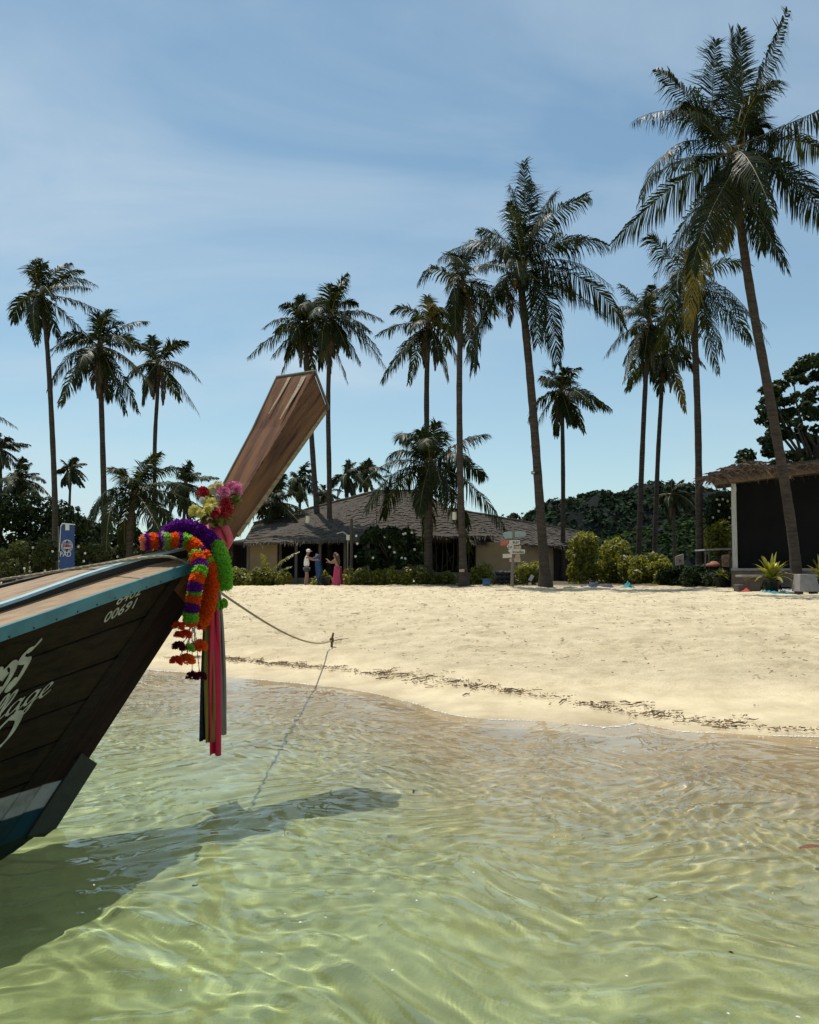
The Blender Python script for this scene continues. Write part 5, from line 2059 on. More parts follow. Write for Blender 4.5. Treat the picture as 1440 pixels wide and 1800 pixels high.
slab('screen_wall', [hp(1297, 1000, 0.1), hp(1640, 1000, -1.0), hp(1640, 812, -1.0), hp(1294, 850, 0.1)], 0.06, M['screen'], hut)
slab('side_screen', [hp(1298, 1000, 0.2), hp(1299, 1000, 0.2), hp(1297, 850, 0.2), hp(1296, 850, 0.2)], 5.0, M['screen'], hut)
slab('corner_post', [hp(1288, 999, -0.1), hp(1297, 999, -0.1), hp(1293.5, 850, -0.1), hp(1285, 850, -0.1)], 0.2, M['white_timber'], hut)
slab('eave_beam', [hp(1255, 852, -0.15), hp(1640, 806, -1.25), hp(1640, 792, -1.25), hp(1258, 842, -0.15)], 0.2, M['beam'], hut)
slab('beam_joint', [hp(1384, 842, -0.75), hp(1391, 841, -0.75), hp(1391, 826, -0.75), hp(1384, 827, -0.75)], 0.1, M['beam'], hut)
slab('plinth', [hp(1286, 1032, -0.2), hp(1640, 1032, -1.3), hp(1640, 1003, -1.3), hp(1286, 1003, -0.2)], 6.0, M['brown_stone'], hut)  # darker stone puts the shade on the plinth into its colour
slab('floor_slab', [hp(1285, 1003, -0.25), hp(1640, 1003, -1.35), hp(1640, 999, -1.35), hp(1285, 999, -0.25)], 6.0, M['concrete'], hut)
slab('roof_deck', [hp(1244, 834, 0.0), hp(1640, 788, -1.0), hp(1640, 784, -1.0), hp(1246, 830, 0.0)], 6.0, M['stick'], hut)
rs = random.Random(15)
V, F, va = [], [], []
for i in range(1500):
    t = rs.random() ** 1.25
    px = 1243 + t * 330
    top = 812 + 4 * math.sin(t * 20) - 6 * min(1, t * 5) + (22 * max(0, 0.1 - t) / 0.1)
    bot = 846 - t * 330 * 0.115 - 6
    p = hp(px + rs.uniform(-6, 6), rs.uniform(min(top + 9, bot), bot), -0.35 - 1.0 * t + rs.uniform(-0.25, 1.2))
    L_ = rs.uniform(0.25, 0.7)
    d = Vector((rs.uniform(-1, 1), rs.uniform(-0.7, 0.3), rs.uniform(-0.55, 0.16))).normalized() * L_
    w = Vector((rs.uniform(-0.3, 0.3), rs.uniform(-0.4, 0.4), 1)).normalized() * rs.uniform(0.012, 0.034)
    b = len(V)
    V += [p - w, p + w, p + d * 0.6 + w + Vector((0, 0, -0.03)), p + d * 0.6 - w + Vector((0, 0, -0.03)), p + d + w * 0.2 + Vector((0, 0, -0.12)), p + d - w * 0.2 + Vector((0, 0, -0.12))]
    F += [(b, b + 1, b + 2, b + 3), (b + 3, b + 2, b + 4, b + 5)]
    va += [rs.random()] * 6
V = np.array([tuple(v) for v in V]) - np.array(hut.location)
link('palm_thatch', np_mesh('palm_thatch', V, np.array(F), False, {'vary': va}), M['dry_frond'], hut, kind='stuff')

# ------------------------------------------------------------------ signpost


def lettering(text, p, height, width, m, parent, name='lettering', rz=0.0):
    """flat letters facing the sea, centred on p"""
    cu = bpy.data.curves.new('tmp', 'FONT')
    cu.body = text
    cu.size = 1.0
    cu.resolution_u = 2
    cu.extrude = 0.004
    ob = bpy.data.objects.new('tmp', cu)
    COL.objects.link(ob)
    bpy.context.view_layer.update()
    me = bpy.data.meshes.new_from_object(ob.evaluated_get(bpy.context.evaluated_depsgraph_get()))
    bpy.data.objects.remove(ob)
    xs = [v.co.x for v in me.vertices]
    ys = [v.co.y for v in me.vertices]
    kx, ky = width / (max(xs) - min(xs)), height / (max(ys) - min(ys))
    cx, cy = (max(xs) + min(xs)) / 2, (max(ys) + min(ys)) / 2
    for v in me.vertices:
        x, y = (v.co.x - cx) * kx, (v.co.y - cy) * ky
        v.co = Vector((x * math.cos(rz) - y * math.sin(rz), -v.co.z, x * math.sin(rz) + y * math.cos(rz))) + p - Vector(parent.location)
    me.name = name
    return link(name, me, m, parent)


def board(parent, name, outline, Y, thick, m):
    """a flat sign board cut to an outline of the photograph, with real thickness"""
    pts = [at(x, y, Y) for x, y in outline]
    pts = [Vector((p.x, Y, p.z)) for p in pts]
    n = len(pts)
    mb = MB()
    mb.v = [tuple(p) for p in pts] + [tuple(p + Vector((0, thick, 0))) for p in pts]
    mb.f = [tuple(range(n)), tuple(range(2 * n - 1, n - 1, -1))] + [(i, n + i, n + (i + 1) % n, (i + 1) % n) for i in range(n)]
    mb.m = [0] * len(mb.f)
    return build(name, mb, m, parent)


YS = 36.0
M['sign_white'] = mat('white_sign_paint', (0.62, 0.58, 0.48), 0.7, 0.2, 6)
M['sign_green'] = mat('pale_green_sign', (0.30, 0.36, 0.33), 0.7, 0.25, 6)
M['sign_red'] = mat('red_sign', (0.52, 0.13, 0.08), 0.7, 0.25, 6)
M['sign_cream'] = mat('cream_sign', (0.50, 0.36, 0.25), 0.75, 0.3, 6)
M['black_ink'] = mat('black_sign_paint', (0.02, 0.02, 0.02), 0.7, 0.1, 6)
sp = at(900, 1037, YS)
sp.z = gz(sp.x, sp.y)
sg = thing('signpost', sp, 'wooden signpost with white, red and green direction boards', 'signpost')
mb = MB()
tpz = at(903, 924, YS)
mb.tube([sp + Vector((0, 0.05, -0.2)), sp.lerp(tpz, 0.5) + Vector((0.01, 0.05, 0)), tpz + Vector((0, 0.05, 0))], [0.075, 0.062, 0.05], 8)
build('post', mb, M['post_wood'], sg)
for ol, m, nm, dy in (([(884, 939), (887, 935), (901, 934), (901, 946), (888, 947)], 'sign_green', 'direction_board', 0.06), ([(905, 934), (923, 934), (926, 939), (922, 943), (905, 944)], 'sign_green', 'direction_board', 0.06),
                      ([(880, 951), (896, 950), (896, 958), (880, 959)], 'sign_red', 'direction_board', 0.05), ([(895, 950), (914, 949), (914, 957), (896, 959)], 'sign_white', 'direction_board', 0.0),
                      ([(891, 960), (895, 955), (903, 959), (903, 965), (895, 966)], 'sign_white', 'direction_board', -0.03), ([(903, 960), (916, 959), (916, 965), (903, 966)], 'sign_cream', 'direction_board', 0.03),
                      ([(893, 968), (898, 965), (923, 966), (923, 973), (899, 974)], 'sign_white', 'direction_board', -0.05), ([(884, 974), (900, 973), (900, 980), (884, 981)], 'sign_white', 'direction_board', 0.04),
                      ([(896, 982), (915, 980), (915, 988), (896, 988)], 'sign_cream', 'direction_board', 0.08), ([(906, 974), (914, 974), (914, 984), (906, 984)], 'sign_cream', 'direction_board', 0.12)):
    board(sg, nm, ol[::-1], YS + dy - 0.06, 0.025, M[m])
lettering('BUD', at(907, 953.5, YS - 0.075), 0.10, 0.25, M['black_ink'], sg)
lettering('Gru and Bars', at(911, 970, YS - 0.125), 0.11, 0.50, M['black_ink'], sg)
lettering('Le', at(897, 961, YS - 0.105), 0.12, 0.14, M['black_ink'], sg)

# ------------------------------------------------------------------ blue dive banner
M['banner'] = mat('blue_banner_cloth', (0.022, 0.062, 0.19), 0.75, 0.15, 3, 0.1, 20)
M['print_white'] = mat('white_print', (0.62, 0.62, 0.60), 0.7, 0.05)
M['print_red'] = mat('red_print', (0.50, 0.06, 0.05), 0.7, 0.05)
YB = 39.6
bb = at(116, 1022, YB)
bb.z = gz(bb.x, bb.y)
bn = thing('banner', bb, 'blue upright dive banner with a white globe beside a palm trunk', 'banner')
board(bn, 'cloth', [(104, 1012), (105, 930), (109, 920), (131, 922), (131, 1012)], YB, 0.03, M['banner'])
board(bn, 'hem', [(103.6, 970), (106.5, 924), (109.5, 919.5), (110.5, 920.5), (107.5, 926), (104.8, 970)], YB - 0.03, 0.02, M['print_white'])
board(bn, 'hem', [(109, 919), (132, 921.2), (132, 923), (109, 921)], YB - 0.05, 0.02, M['print_white'])
board(bn, 'tag', [(115, 932), (122, 932), (122, 920), (115, 920)], YB - 0.035, 0.01, M['print_white'])
mb = MB()
mb.tube([at(103, 1022, YB + 0.05), at(103, 925, YB + 0.05)], 0.02, 6)
build('pole', mb, M['post_wood'], bn)
gc = at(118, 960, YB - 0.02)
for rx, rz_, seg in ((0.27, 0.31, 20), (0.12, 0.31, 16), (0.27, 0.11, 16), (0.25, 0.0, 2), (0.20, 0.31, 16)):
    mb = MB()
    pts = [gc + Vector((rx * math.cos(a), -0.005, rz_ * math.sin(a))) for a in np.linspace(0, 6.2832, seg + 1)]
    mb.tube(pts, 0.012, 4, False)
    build('globe_line', mb, M['print_white'], bn)
for k, dz in enumerate((0.08, 0.0, -0.08)):
    mb = MB()
    mb.box(gc + Vector((0.03 * k - 0.03, -0.02, dz)), (0.30, 0.01, 0.035))
    build('globe_mark', mb, M['print_red' if k != 2 else 'print_white'], bn)
lettering('PAD', at(115.5, 974, YB - 0.02), 0.24, 0.54, M['print_white'], bn)

# ------------------------------------------------------------------ people under the pair of palms
M['skin'] = mat('tanned_skin', (0.26, 0.135, 0.085), 0.55, 0.12, 8)
M['shirt'] = mat('white_vest', (0.68, 0.66, 0.64), 0.85, 0.08, 12, 0.2, 40)
M['cap'] = mat('white_cap', (0.70, 0.66, 0.62), 0.8, 0.1, 12)
M['shorts'] = mat('dark_blue_shorts', (0.030, 0.045, 0.07), 0.85, 0.2, 12)
M['hair'] = mat('brown_hair', (0.075, 0.035, 0.02), 0.6, 0.4, 20, 0.3, 60, stretch=(4, 4, 0.5))
M['pink'] = mat('pink_cloth', (0.42, 0.03, 0.11), 0.8, 0.2, 6, 0.2, 30)
M['red_pink'] = mat('coral_bikini', (0.50, 0.07, 0.06), 0.8, 0.2, 10)
M['strap'] = mat('dark_strap', (0.02, 0.02, 0.025), 0.7, 0.1)


def skin_mesh(name, verts, edges, radii, m, parent, root=0, sub=2):
    org = Vector(parent.location)
    me = bpy.data.meshes.new(name)
    me.from_pydata([tuple(Vector(v)) for v in verts], edges, [])
    bm = bmesh.new()
    bm.from_mesh(me)
    lay = bm.verts.layers.skin.verify()
    bm.verts.ensure_lookup_table()
    for i, v in enumerate(bm.verts):
        r = radii[i]
        v[lay].radius = r if isinstance(r, tuple) else (r, r)
        v[lay].use_root = (i == root)
    bm.to_mesh(me)
    bm.free()
    me.materials.append(m)
    o = bpy.data.objects.new(name, me)
    COL.objects.link(o)
    o.parent = parent
    a = o.modifiers.new('skin', 'SKIN')
    a.use_smooth_shade = True
    b = o.modifiers.new('sub', 'SUBSURF')
    b.levels = sub
    b.render_levels = sub
    return o


def person(label, base, rz, J, clothes):
    """J: joints in the person's own frame (x forward, y to the left, z up) -> one continuous skinned body with a modelled head and hands"""
    root = thing('person', base, label, 'person')
    root.rotation_euler = (0, 0, rz)
    names, V, E, Rr = [], [], [], []

    def add(n, p, r, link_=None):
        names.append(n)
        V.append(p)
        Rr.append(r)
        if link_ is not None:
            E.append((names.index(link_), len(V) - 1))
    add('pelvis', J['pelvis'], (0.125, 0.10))
    add('waist', J['waist'], (0.115, 0.088), 'pelvis')
    add('chest', J['chest'], (0.145, 0.105), 'waist')
    add('neck', J['neck'], 0.052, 'chest')
    add('headlow', J['headlow'], (0.070, 0.078), 'neck')
    add('headtop', J['headtop'], (0.072, 0.082), 'headlow')
    for s in 'lr':
        add('sh' + s, J['sh' + s], 0.055, 'chest')
        add('el' + s, J['el' + s], 0.040, 'sh' + s)
        add('wr' + s, J['wr' + s], 0.028, 'el' + s)
        add('hip' + s, J['hip' + s], 0.092, 'pelvis')
        add('kn' + s, J['kn' + s], 0.060, 'hip' + s)
        add('calf' + s, tuple(Vector(J['kn' + s]).lerp(Vector(J['an' + s]), 0.3)), 0.058, 'kn' + s)
        add('an' + s, J['an' + s], 0.036, 'calf' + s)
        add('toe' + s, tuple(Vector(J['an' + s]) + Vector((0.16, 0, -0.05))), 0.034, 'an' + s)
        # palm and five fingers
        w = Vector(J['wr' + s])
        d = (w - Vector(J['el' + s])).normalized()
        sdv = d.cross(Vector((0, 0, 1))).normalized()
        add('palm' + s, tuple(w + d * 0.07), (0.036, 0.018), 'wr' + s)
        for k, (o_, ln) in enumerate(((-0.030, 0.075), (-0.010, 0.09), (0.010, 0.085), (0.030, 0.065))):
            a = w + d * 0.10 + sdv * o_
            add('f%d%s' % (k, s), tuple(a), 0.009, 'palm' + s)
            add('t%d%s' % (k, s), tuple(a + d * ln * 0.8 + Vector((0, 0, -0.03))), 0.008, 'f%d%s' % (k, s))
        add('th' + s, tuple(w + d * 0.06 + Vector((0, 0, 0.05))), 0.010, 'palm' + s)
    me_parent = bpy.data.objects.new('tmp', None)
    body = skin_mesh('body', V, E, Rr, M['skin'], me_parent)
    body.parent = root
    # face: nose, eyes, mouth, ears as parts of the head
    h0, h1 = Vector(J['headlow']), Vector(J['headtop'])
    hc = h0.lerp(h1, 0.45)
    mb = MB()
    mb.tube([hc + Vector((0.075, 0, 0.02)), hc + Vector((0.098, 0, -0.012)), hc + Vector((0.08, 0, -0.022))], [0.008, 0.014, 0.008], 6)
    o = build('nose', mb, M['skin'], None, smooth=True)
    o.parent = root
    for s_ in (-1, 1):
        mb = MB()
        mb.ball(hc + Vector((0.074, s_ * 0.03, 0.02)), 0.010, 6, 4)
        o = build('eye', mb, M['strap'], None, smooth=True)
        o.parent = root
        mb = MB()
        mb.ball(hc + Vector((0.0, s_ * 0.078, 0.0)), 0.022, 6, 5)
        o = build('ear', mb, M['skin'], None, smooth=True)
        o.parent = root
    mb = MB()
    mb.box(hc + Vector((0.076, 0, -0.048)), (0.012, 0.045, 0.010))
    o = build('mouth', mb, M['red_pink'], None)
    o.parent = root
    for nm, verts, edges, rad, m in clothes:
        o = skin_mesh(nm, verts, edges, rad, m, me_parent)
        o.parent = root
    bpy.data.objects.remove(me_parent)
    return root


mbase = at(539, 1033, 38.6)
mbase.z = gz(mbase.x, mbase.y)
JM = dict(pelvis=(0, 0, 0.90), waist=(-0.01, 0, 1.06), chest=(0.0, 0, 1.28), neck=(0.03, 0, 1.46), headlow=(0.06, 0, 1.54), headtop=(0.075, 0, 1.66), shl=(0.01, 0.17, 1.37), shr=(0.01, -0.17, 1.37), ell=(0.26, 0.20, 1.27), elr=(0.25, -0.19, 1.22),
          wrl=(0.46, 0.13, 1.42), wrr=(0.46, -0.12, 1.22), hipl=(0, 0.09, 0.84), hipr=(0, -0.09, 0.84), knl=(0.05, 0.10, 0.47), knr=(-0.02, -0.10, 0.47), anl=(0.02, 0.11, 0.08), anr=(-0.10, -0.11, 0.08))
man = person('person in white cap and white vest reaching towards a palm trunk', mbase, R(8), JM, [
    ('vest', [(0, 0, 0.90), (-0.01, 0, 1.08), (0.0, 0, 1.30), (0.01, 0.13, 1.385), (0.01, -0.13, 1.385)], [(0, 1), (1, 2), (2, 3), (2, 4)], [(0.185, 0.16), (0.17, 0.145), (0.185, 0.145), 0.075, 0.075], M['shirt']),
    ('shorts', [(0, 0, 0.93), (0, 0.095, 0.80), (0.02, 0.10, 0.62), (0, -0.095, 0.80), (-0.01, -0.10, 0.62)], [(0, 1), (1, 2), (0, 3), (3, 4)], [(0.165, 0.14), 0.128, 0.112, 0.128, 0.112], M['shorts'])])
mb = MB()
hc = Vector((0.07, 0, 1.625))
mb.ball(hc + Vector((0, 0, 0.035)), 0.105, 12, 8, 0.85)
mb.box(hc + Vector((0.12, 0, 0.02)), (0.12, 0.13, 0.012), 0, 0, 0.15)
o = build('cap', mb, M['cap'], None, smooth=True)
o.parent = man
mb = MB()
mb.tube([Vector((0.02, -0.13, 1.42)), Vector((-0.13, -0.03, 1.25)), Vector((-0.12, 0.12, 1.04))], 0.013, 5)
mb.tube([Vector((0.02, -0.13, 1.42)), Vector((0.12, -0.12, 1.25)), Vector((0.05, -0.165, 1.2)), Vector((-0.08, -0.12, 1.10)), Vector((-0.12, 0.12, 1.04))], 0.012, 5)
o = build('shoulder_strap', mb, M['strap'], None)
o.parent = man

wbase = at(594, 1035, 38.4)
wbase.z = gz(wbase.x, wbase.y)
JW = dict(pelvis=(0, 0, 0.80), waist=(0.03, 0, 0.95), chest=(0.09, 0, 1.15), neck=(0.12, 0, 1.31), headlow=(0.145, 0, 1.37), headtop=(0.16, 0, 1.485), shl=(0.09, 0.15, 1.235), shr=(0.09, -0.15, 1.235), ell=(0.30, 0.18, 1.08), elr=(0.28, -0.18, 1.06),
          wrl=(0.45, 0.12, 1.20), wrr=(0.46, -0.10, 1.10), hipl=(0, 0.085, 0.75), hipr=(0, -0.085, 0.75), knl=(0.06, 0.08, 0.42), knr=(-0.02, -0.09, 0.42), anl=(0.02, 0.09, 0.08), anr=(-0.08, -0.10, 0.08))
woman = person('person with long brown hair and pink wrap leaning on a palm trunk', wbase, R(165), JW, [
    ('bikini_top', [(0.095, 0.075, 1.16), (0.095, -0.075, 1.16)], [(0, 1)], [(0.09, 0.125), (0.09, 0.125)], M['red_pink'])])
mb = MB()
hc = Vector((0.14, 0, 1.455))
mb.ball(hc + Vector((-0.02, 0, 0.02)), 0.108, 10, 8, 0.95)
mb.tube([hc + Vector((-0.06, 0, 0.02)), hc + Vector((-0.13, 0.02, -0.12)), hc + Vector((-0.18, 0.02, -0.30)), hc + Vector((-0.19, 0.0, -0.48))], [0.085, 0.10, 0.085, 0.03], 10)
o = build('hair', mb, M['hair'], None, smooth=True)
o.parent = woman
mb = MB()
rows = []
for i in range(9):
    t = i / 8
    z = 0.90 - 0.84 * t
    ring = []
    for j in range(25):
        a = R(-150 + 275 * j / 24)      # open slit over one leg
        r = 0.165 + 0.10 * t + 0.018 * math.sin(a * 7) * t
        ring.append((r * math.cos(a) * 0.95, r * math.sin(a), z + 0.02 * math.sin(a * 2)))
    rows.append(ring)
for a, b in zip(rows[:-1], rows[1:]):
    for j in range(24):
        mb.quad(a[j], a[j + 1], b[j + 1], b[j])
o = build('wrap_skirt', mb, M['pink'], None, smooth=True)
o.parent = woman
o.modifiers.new('thickness', 'SOLIDIFY').thickness = 0.008

# ------------------------------------------------------------------ small things on the sand and on the trunks


def ground_thing(name, px, py, Y, label, cat, group=None):
    p = at(px, py, Y)
    p.z = gz(p.x, p.y)
    return thing(name, p, label, cat, group), p


# leaning blue board by the man
t, p = ground_thing('surfboard', 561, 1033, 38.9, 'tall blue board leaning on the left trunk of the palm pair', 'board')
mb = MB()
rows = []
for i in range(13):
    f = i / 12
    hw = 0.20 * (math.sin(math.pi * min(1, max(0, 0.06 + 0.90 * f))) ** 0.45) * (1.0 - 0.25 * f)
    c = p + Vector((0.10 - 0.26 * f, 0.30 * f, 0.0 + 1.52 * f))
    rows.append([c + Vector((-hw, 0.02, 0)), c + Vector((0, -0.035, 0)), c + Vector((hw, 0.02, 0)), c + Vector((0, 0.05, 0))])
for a, b in zip(rows[:-1], rows[1:]):
    for j in range(4):
        mb.quad(a[j], a[(j + 1) % 4], b[(j + 1) % 4], b[j])
mb.quad(*rows[0][::-1])
mb.quad(*rows[-1])
build('deck', mb, M['deep_blue'], t, smooth=True)
mb = MB()
mb.tube([p + Vector((0.10, -0.05, 0.12)), p + Vector((0.10, -0.20, 0.02))], [0.05, 0.01], 6)
build('fin', mb, M['blue'], t)

# bucket
t, p = ground_thing('bucket', 855, 1040, 36.2, 'blue plastic tub standing on the sand beside the slender palm', 'tub')
mb = MB()
mb.lathe(p, [(0.0, 0.005), (0.145, 0.005), (0.165, 0.18), (0.18, 0.34), (0.165, 0.34), (0.14, 0.02), (0, 0.02)], 20)
build('tub', mb, M['blue'], t, smooth=True)
mb = MB()
mb.lathe(p, [(0.175, 0.315), (0.20, 0.315), (0.20, 0.35), (0.175, 0.35), (0.175, 0.315)], 20)
build('rim', mb, M['blue'], t)


def cloth_heap(name, px, py, Y, sx, sy, sz, m, label, seed, cat='cloth'):
    rnd = random.Random(seed)
    p = at(px, py, Y)
    p.z = gz(p.x, p.y)
    nx, ny = 26, 14
    mb = MB()
    ph = [rnd.uniform(0, 6) for _ in range(6)]
    P = []
    for j in range(ny):
        for i in range(nx):
            a, b = i / (nx - 1) * 2 - 1, j / (ny - 1) * 2 - 1
            e = max(0, 1 - abs(a) ** 2.4) * max(0, 1 - abs(b) ** 2.4)
            z = sz * e * (0.55 + 0.25 * math.sin(a * 5 + ph[0]) + 0.2 * math.sin(a * 9 + b * 5 + ph[1]) + 0.15 * math.sin(b * 8 - a * 6 + ph[2]))
            q = p + Vector((a * sx * (1 + 0.12 * math.sin(b * 4 + ph[3])), b * sy * (1 + 0.15 * math.sin(a * 5 + ph[4])), 0))
            q.z = gz(q.x, q.y) + max(0.004, z) + 0.012
            P.append(q)
    for j in range(ny - 1):
        for i in range(nx - 1):
            a = j * nx + i
            mb.quad(P[a], P[a + 1], P[a + nx + 1], P[a + nx])
    o = build(name, mb, m, smooth=True, label=label, cat=cat)
    o.modifiers.new('thickness', 'SOLIDIFY').thickness = 0.012
    return o


cloth_heap('tarpaulin', 1040, 1036, 35.0, 0.55, 0.35, 0.22, M['dark_blue_cloth'], 'crumpled dark blue tarpaulin on the sand below the tall bush', 1)
cloth_heap('tarpaulin', 1068, 1036, 34.6, 0.32, 0.3, 0.16, M['dark_blue_cloth'], 'smaller dark blue bundle right of the big tarpaulin', 2)
cloth_heap('beach_bag', 1104, 1034, 34.2, 0.26, 0.22, 0.27, M['teal_cloth'], 'teal cloth bundle at the foot of the leftmost hill palm', 3)
cloth_heap('beach_towel', 1312, 1040, 29.5, 0.14, 0.2, 0.12, M['red_cloth'], 'small red cloth beside the stone bench', 4)
cloth_heap('fishing_net', 1362, 1043, 28.0, 0.55, 0.3, 0.10, M['teal_cloth'], 'teal netting spread on the sand under the potted plant', 5, 'net')
cloth_heap('beach_towel', 1388, 1038, 29.0, 0.35, 0.25, 0.13, M['white_cloth'], 'pale crumpled towel between the plant and the concrete planter', 6)

# stone bench
t, p = ground_thing('stone_bench', 1316, 1037, 30.0, 'brown stone bench left of the yellow-green potted plant', 'bench')
mb = MB()
mb.box(p + Vector((0.02, 0, 0.55)), (0.78, 0.5, 0.09), R(4))
build('seat', mb, M['concrete'], t, bevel=0.02)
mb = MB()
mb.box(p + Vector((0.04, 0, 0.25)), (0.62, 0.4, 0.502), R(4))
build('base', mb, M['brown_stone'], t, bevel=0.03)
mb = MB()
mb.box(p + Vector((-0.38, -0.1, 0.12)), (0.24, 0.4, 0.26), R(4))
build('step', mb, M['brown_stone'], t, bevel=0.03)


def blade_plant(px, py, Y, label, seed, n, ln, pot=True):
    rnd = random.Random(seed)
    t, p = ground_thing('potted_plant', px, py, Y, label, 'potted plant', 'strap-leaved plants in black pots')
    c = p + Vector((0, 0, 0.42))
    mb = MB()
    mb.lathe(p, [(0, 0.0), (0.20, 0.0), (0.27, 0.40), (0.29, 0.42), (0.24, 0.42), (0.22, 0.36), (0, 0.36)], 16)
    build('pot', mb, M['black_pot'], t, smooth=True)
    for i in range(n):
        az = i * 2.39996 + rnd.uniform(-0.3, 0.3)
        el = R(rnd.uniform(20, 85))
        L_ = ln * rnd.uniform(0.65, 1.1)
        d = Vector((math.cos(az) * math.cos(el), math.sin(az) * math.cos(el), math.sin(el)))
        s = Vector((-math.sin(az), math.cos(az), 0))
        V, F = [], []
        for k in range(6):
            f = k / 5
            q = c + d * L_ * f + Vector((0, 0, -L_ * 0.5 * f ** 2.4 * math.cos(el) ** 0.5))
            w = 0.062 * (math.sin(math.pi * (0.22 + 0.76 * f))) + 0.004
            V += [q - s * w + Vector((0, 0, 0.012)), q + s * w + Vector((0, 0, 0.012))]
        for k in range(5):
            F.append((2 * k, 2 * k + 1, 2 * k + 3, 2 * k + 2))
        V = np.array([tuple(v) for v in V]) - np.array(t.location)
        link('leaf', np_mesh('leaf', V, np.array(F), True, {'vary': [rnd.random()] * len(V)}), M['agave'], t)
    for i in range(10):
        az = rnd.uniform(0, 6.28)
        V = []
        for k in range(5):
            f = k / 4
            q = p + Vector((math.cos(az) * (0.24 + 0.16 * f), math.sin(az) * (0.24 + 0.16 * f), 0.44 - 0.38 * f))
            w = 0.05 * (1 - 0.6 * f)
            s = Vector((-math.sin(az), math.cos(az), 0))
            V += [q - s * w, q + s * w]
        V = np.array([tuple(v) for v in V]) - np.array(t.location)
        link('dead_leaf', np_mesh('dead_leaf', V, np.array([(2 * k, 2 * k + 1, 2 * k + 3, 2 * k + 2) for k in range(4)]), True, {'vary': [0.2] * 10}), M['tree_dark'], t)
    return t


blade_plant(1357, 1042, 28.5, 'bushy yellow-green strap-leaved plant in a black pot before the hut', 51, 54, 1.18)
blade_plant(1446, 1040, 29.5, 'yellow-green strap-leaved plant half cut by the right edge', 52, 46, 1.1)
blade_plant(1268, 1030, 34.5, 'small strap-leaved plant in the shade beside the food cart', 53, 26, 0.55)
blade_plant(571, 1034, 39.0, 'small yellow-green strap-leaved plant by the blue board', 54, 24, 0.42)
# young banana-like leaves rising from the hedge
t, p = ground_thing('young_palm', 470, 1030, 40.5, 'young palm with a few long yellow leaves rising out of the hedge', 'plant')
for k, (cx, cy, tx, ty) in enumerate(((485, 985, 525, 970), (470, 990, 460, 974), (490, 1000, 512, 996))):
    add_frond(t, bez(p + Vector((0, 0, 0.3)), at(cx, cy, 40.3), at(tx, ty, 40.2)), 0.28, 34, 0.5, 900 + k, M['agave'], 0.8)
mb = MB()
mb.tube([p + Vector((0, 0, -0.1)), p + Vector((0, 0, 0.35))], [0.08, 0.06], 8)
build('stem', mb, M['sheath'], t)

# concrete planter
t, p = ground_thing('planter', 1417, 1043, 27.5, 'tapered grey concrete block in front of the hut at the right', 'planter')
mb = MB()
mb.hexa([p + Vector(q) for q in ((-0.35, -0.3, 0.08), (0.36, -0.3, 0.08), (0.36, 0.3, 0.08), (-0.35, 0.3, 0.08), (-0.28, -0.22, 0.66), (0.24, -0.22, 0.66), (0.24, 0.22, 0.66), (-0.28, 0.22, 0.66))])
build('block', mb, M['concrete'], t, bevel=0.02)
for s in (-1, 1):
    mb = MB()
    mb.box(p + Vector((s * 0.24, 0, 0.04)), (0.16, 0.3, 0.09))
    build('foot', mb, M['black_pot'], t)

# food cart under the bush
t, p = ground_thing('food_cart', 1262, 1024, 36.5, 'dark food cart with a flat roof and round logo panel beside the hut', 'cart')
mb = MB()
a, b_ = at(1238, 968, 36.3), at(1286, 966, 36.3)
mb.hexa([a, b_, b_ + Vector((0, 1.2, 0)), a + Vector((0, 1.2, 0)), a + Vector((0, 0, 0.07)), b_ + Vector((0, 0, 0.07)), b_ + Vector((0, 1.2, 0.07)), a + Vector((0, 1.2, 0.07))])
build('roof', mb, M['white_wall'], t)
for x in (1240, 1246, 1283):
    mb = MB()
    q = at(x, 968, 36.4)
    mb.tube([Vector((q.x, q.y, p.z)), q], 0.03, 6)
    build('roof_post', mb, M['post_wood'], t)
mb = MB()
q = at(1262, 1000, 36.6)
mb.box(Vector((q.x, q.y + 0.4, p.z + 0.55)), (1.1, 0.8, 0.9))
build('counter', mb, M['dark_wall'], t, bevel=0.02)
board(t, 'sign_panel', [(1269, 996), (1269, 976), (1282, 974), (1282, 997)][::-1], 36.35, 0.03, M['sign_cream'])
mb = MB()
mb.tube([at(1275.5 + 4.5 * math.cos(a), 985 + 6 * math.sin(a), 36.33) for a in np.linspace(0, 6.283, 17)], 0.016, 4, False)
build('logo_ring', mb, M['sign_red'], t)
mb = MB()
mb.lathe(at(1254, 996, 36.2), [(0.0, 0.26), (0.16, 0.22), (0.30, 0.10), (0.32, 0.0), (0.30, 0.0), (0.0, 0.15)], 14)
build('awning_dome', mb, mat('coral_cover', (0.40, 0.15, 0.09), 0.8, 0.2, 6), t, smooth=True)
for x in (-0.35, 0.35):
    mb = MB()
    mb.tube([Vector((q.x + x, q.y - 0.06, p.z + 0.2)), Vector((q.x + x, q.y + 0.02, p.z + 0.2))], 0.2, 16)
    build('wheel', mb, M['black_pot'], t)

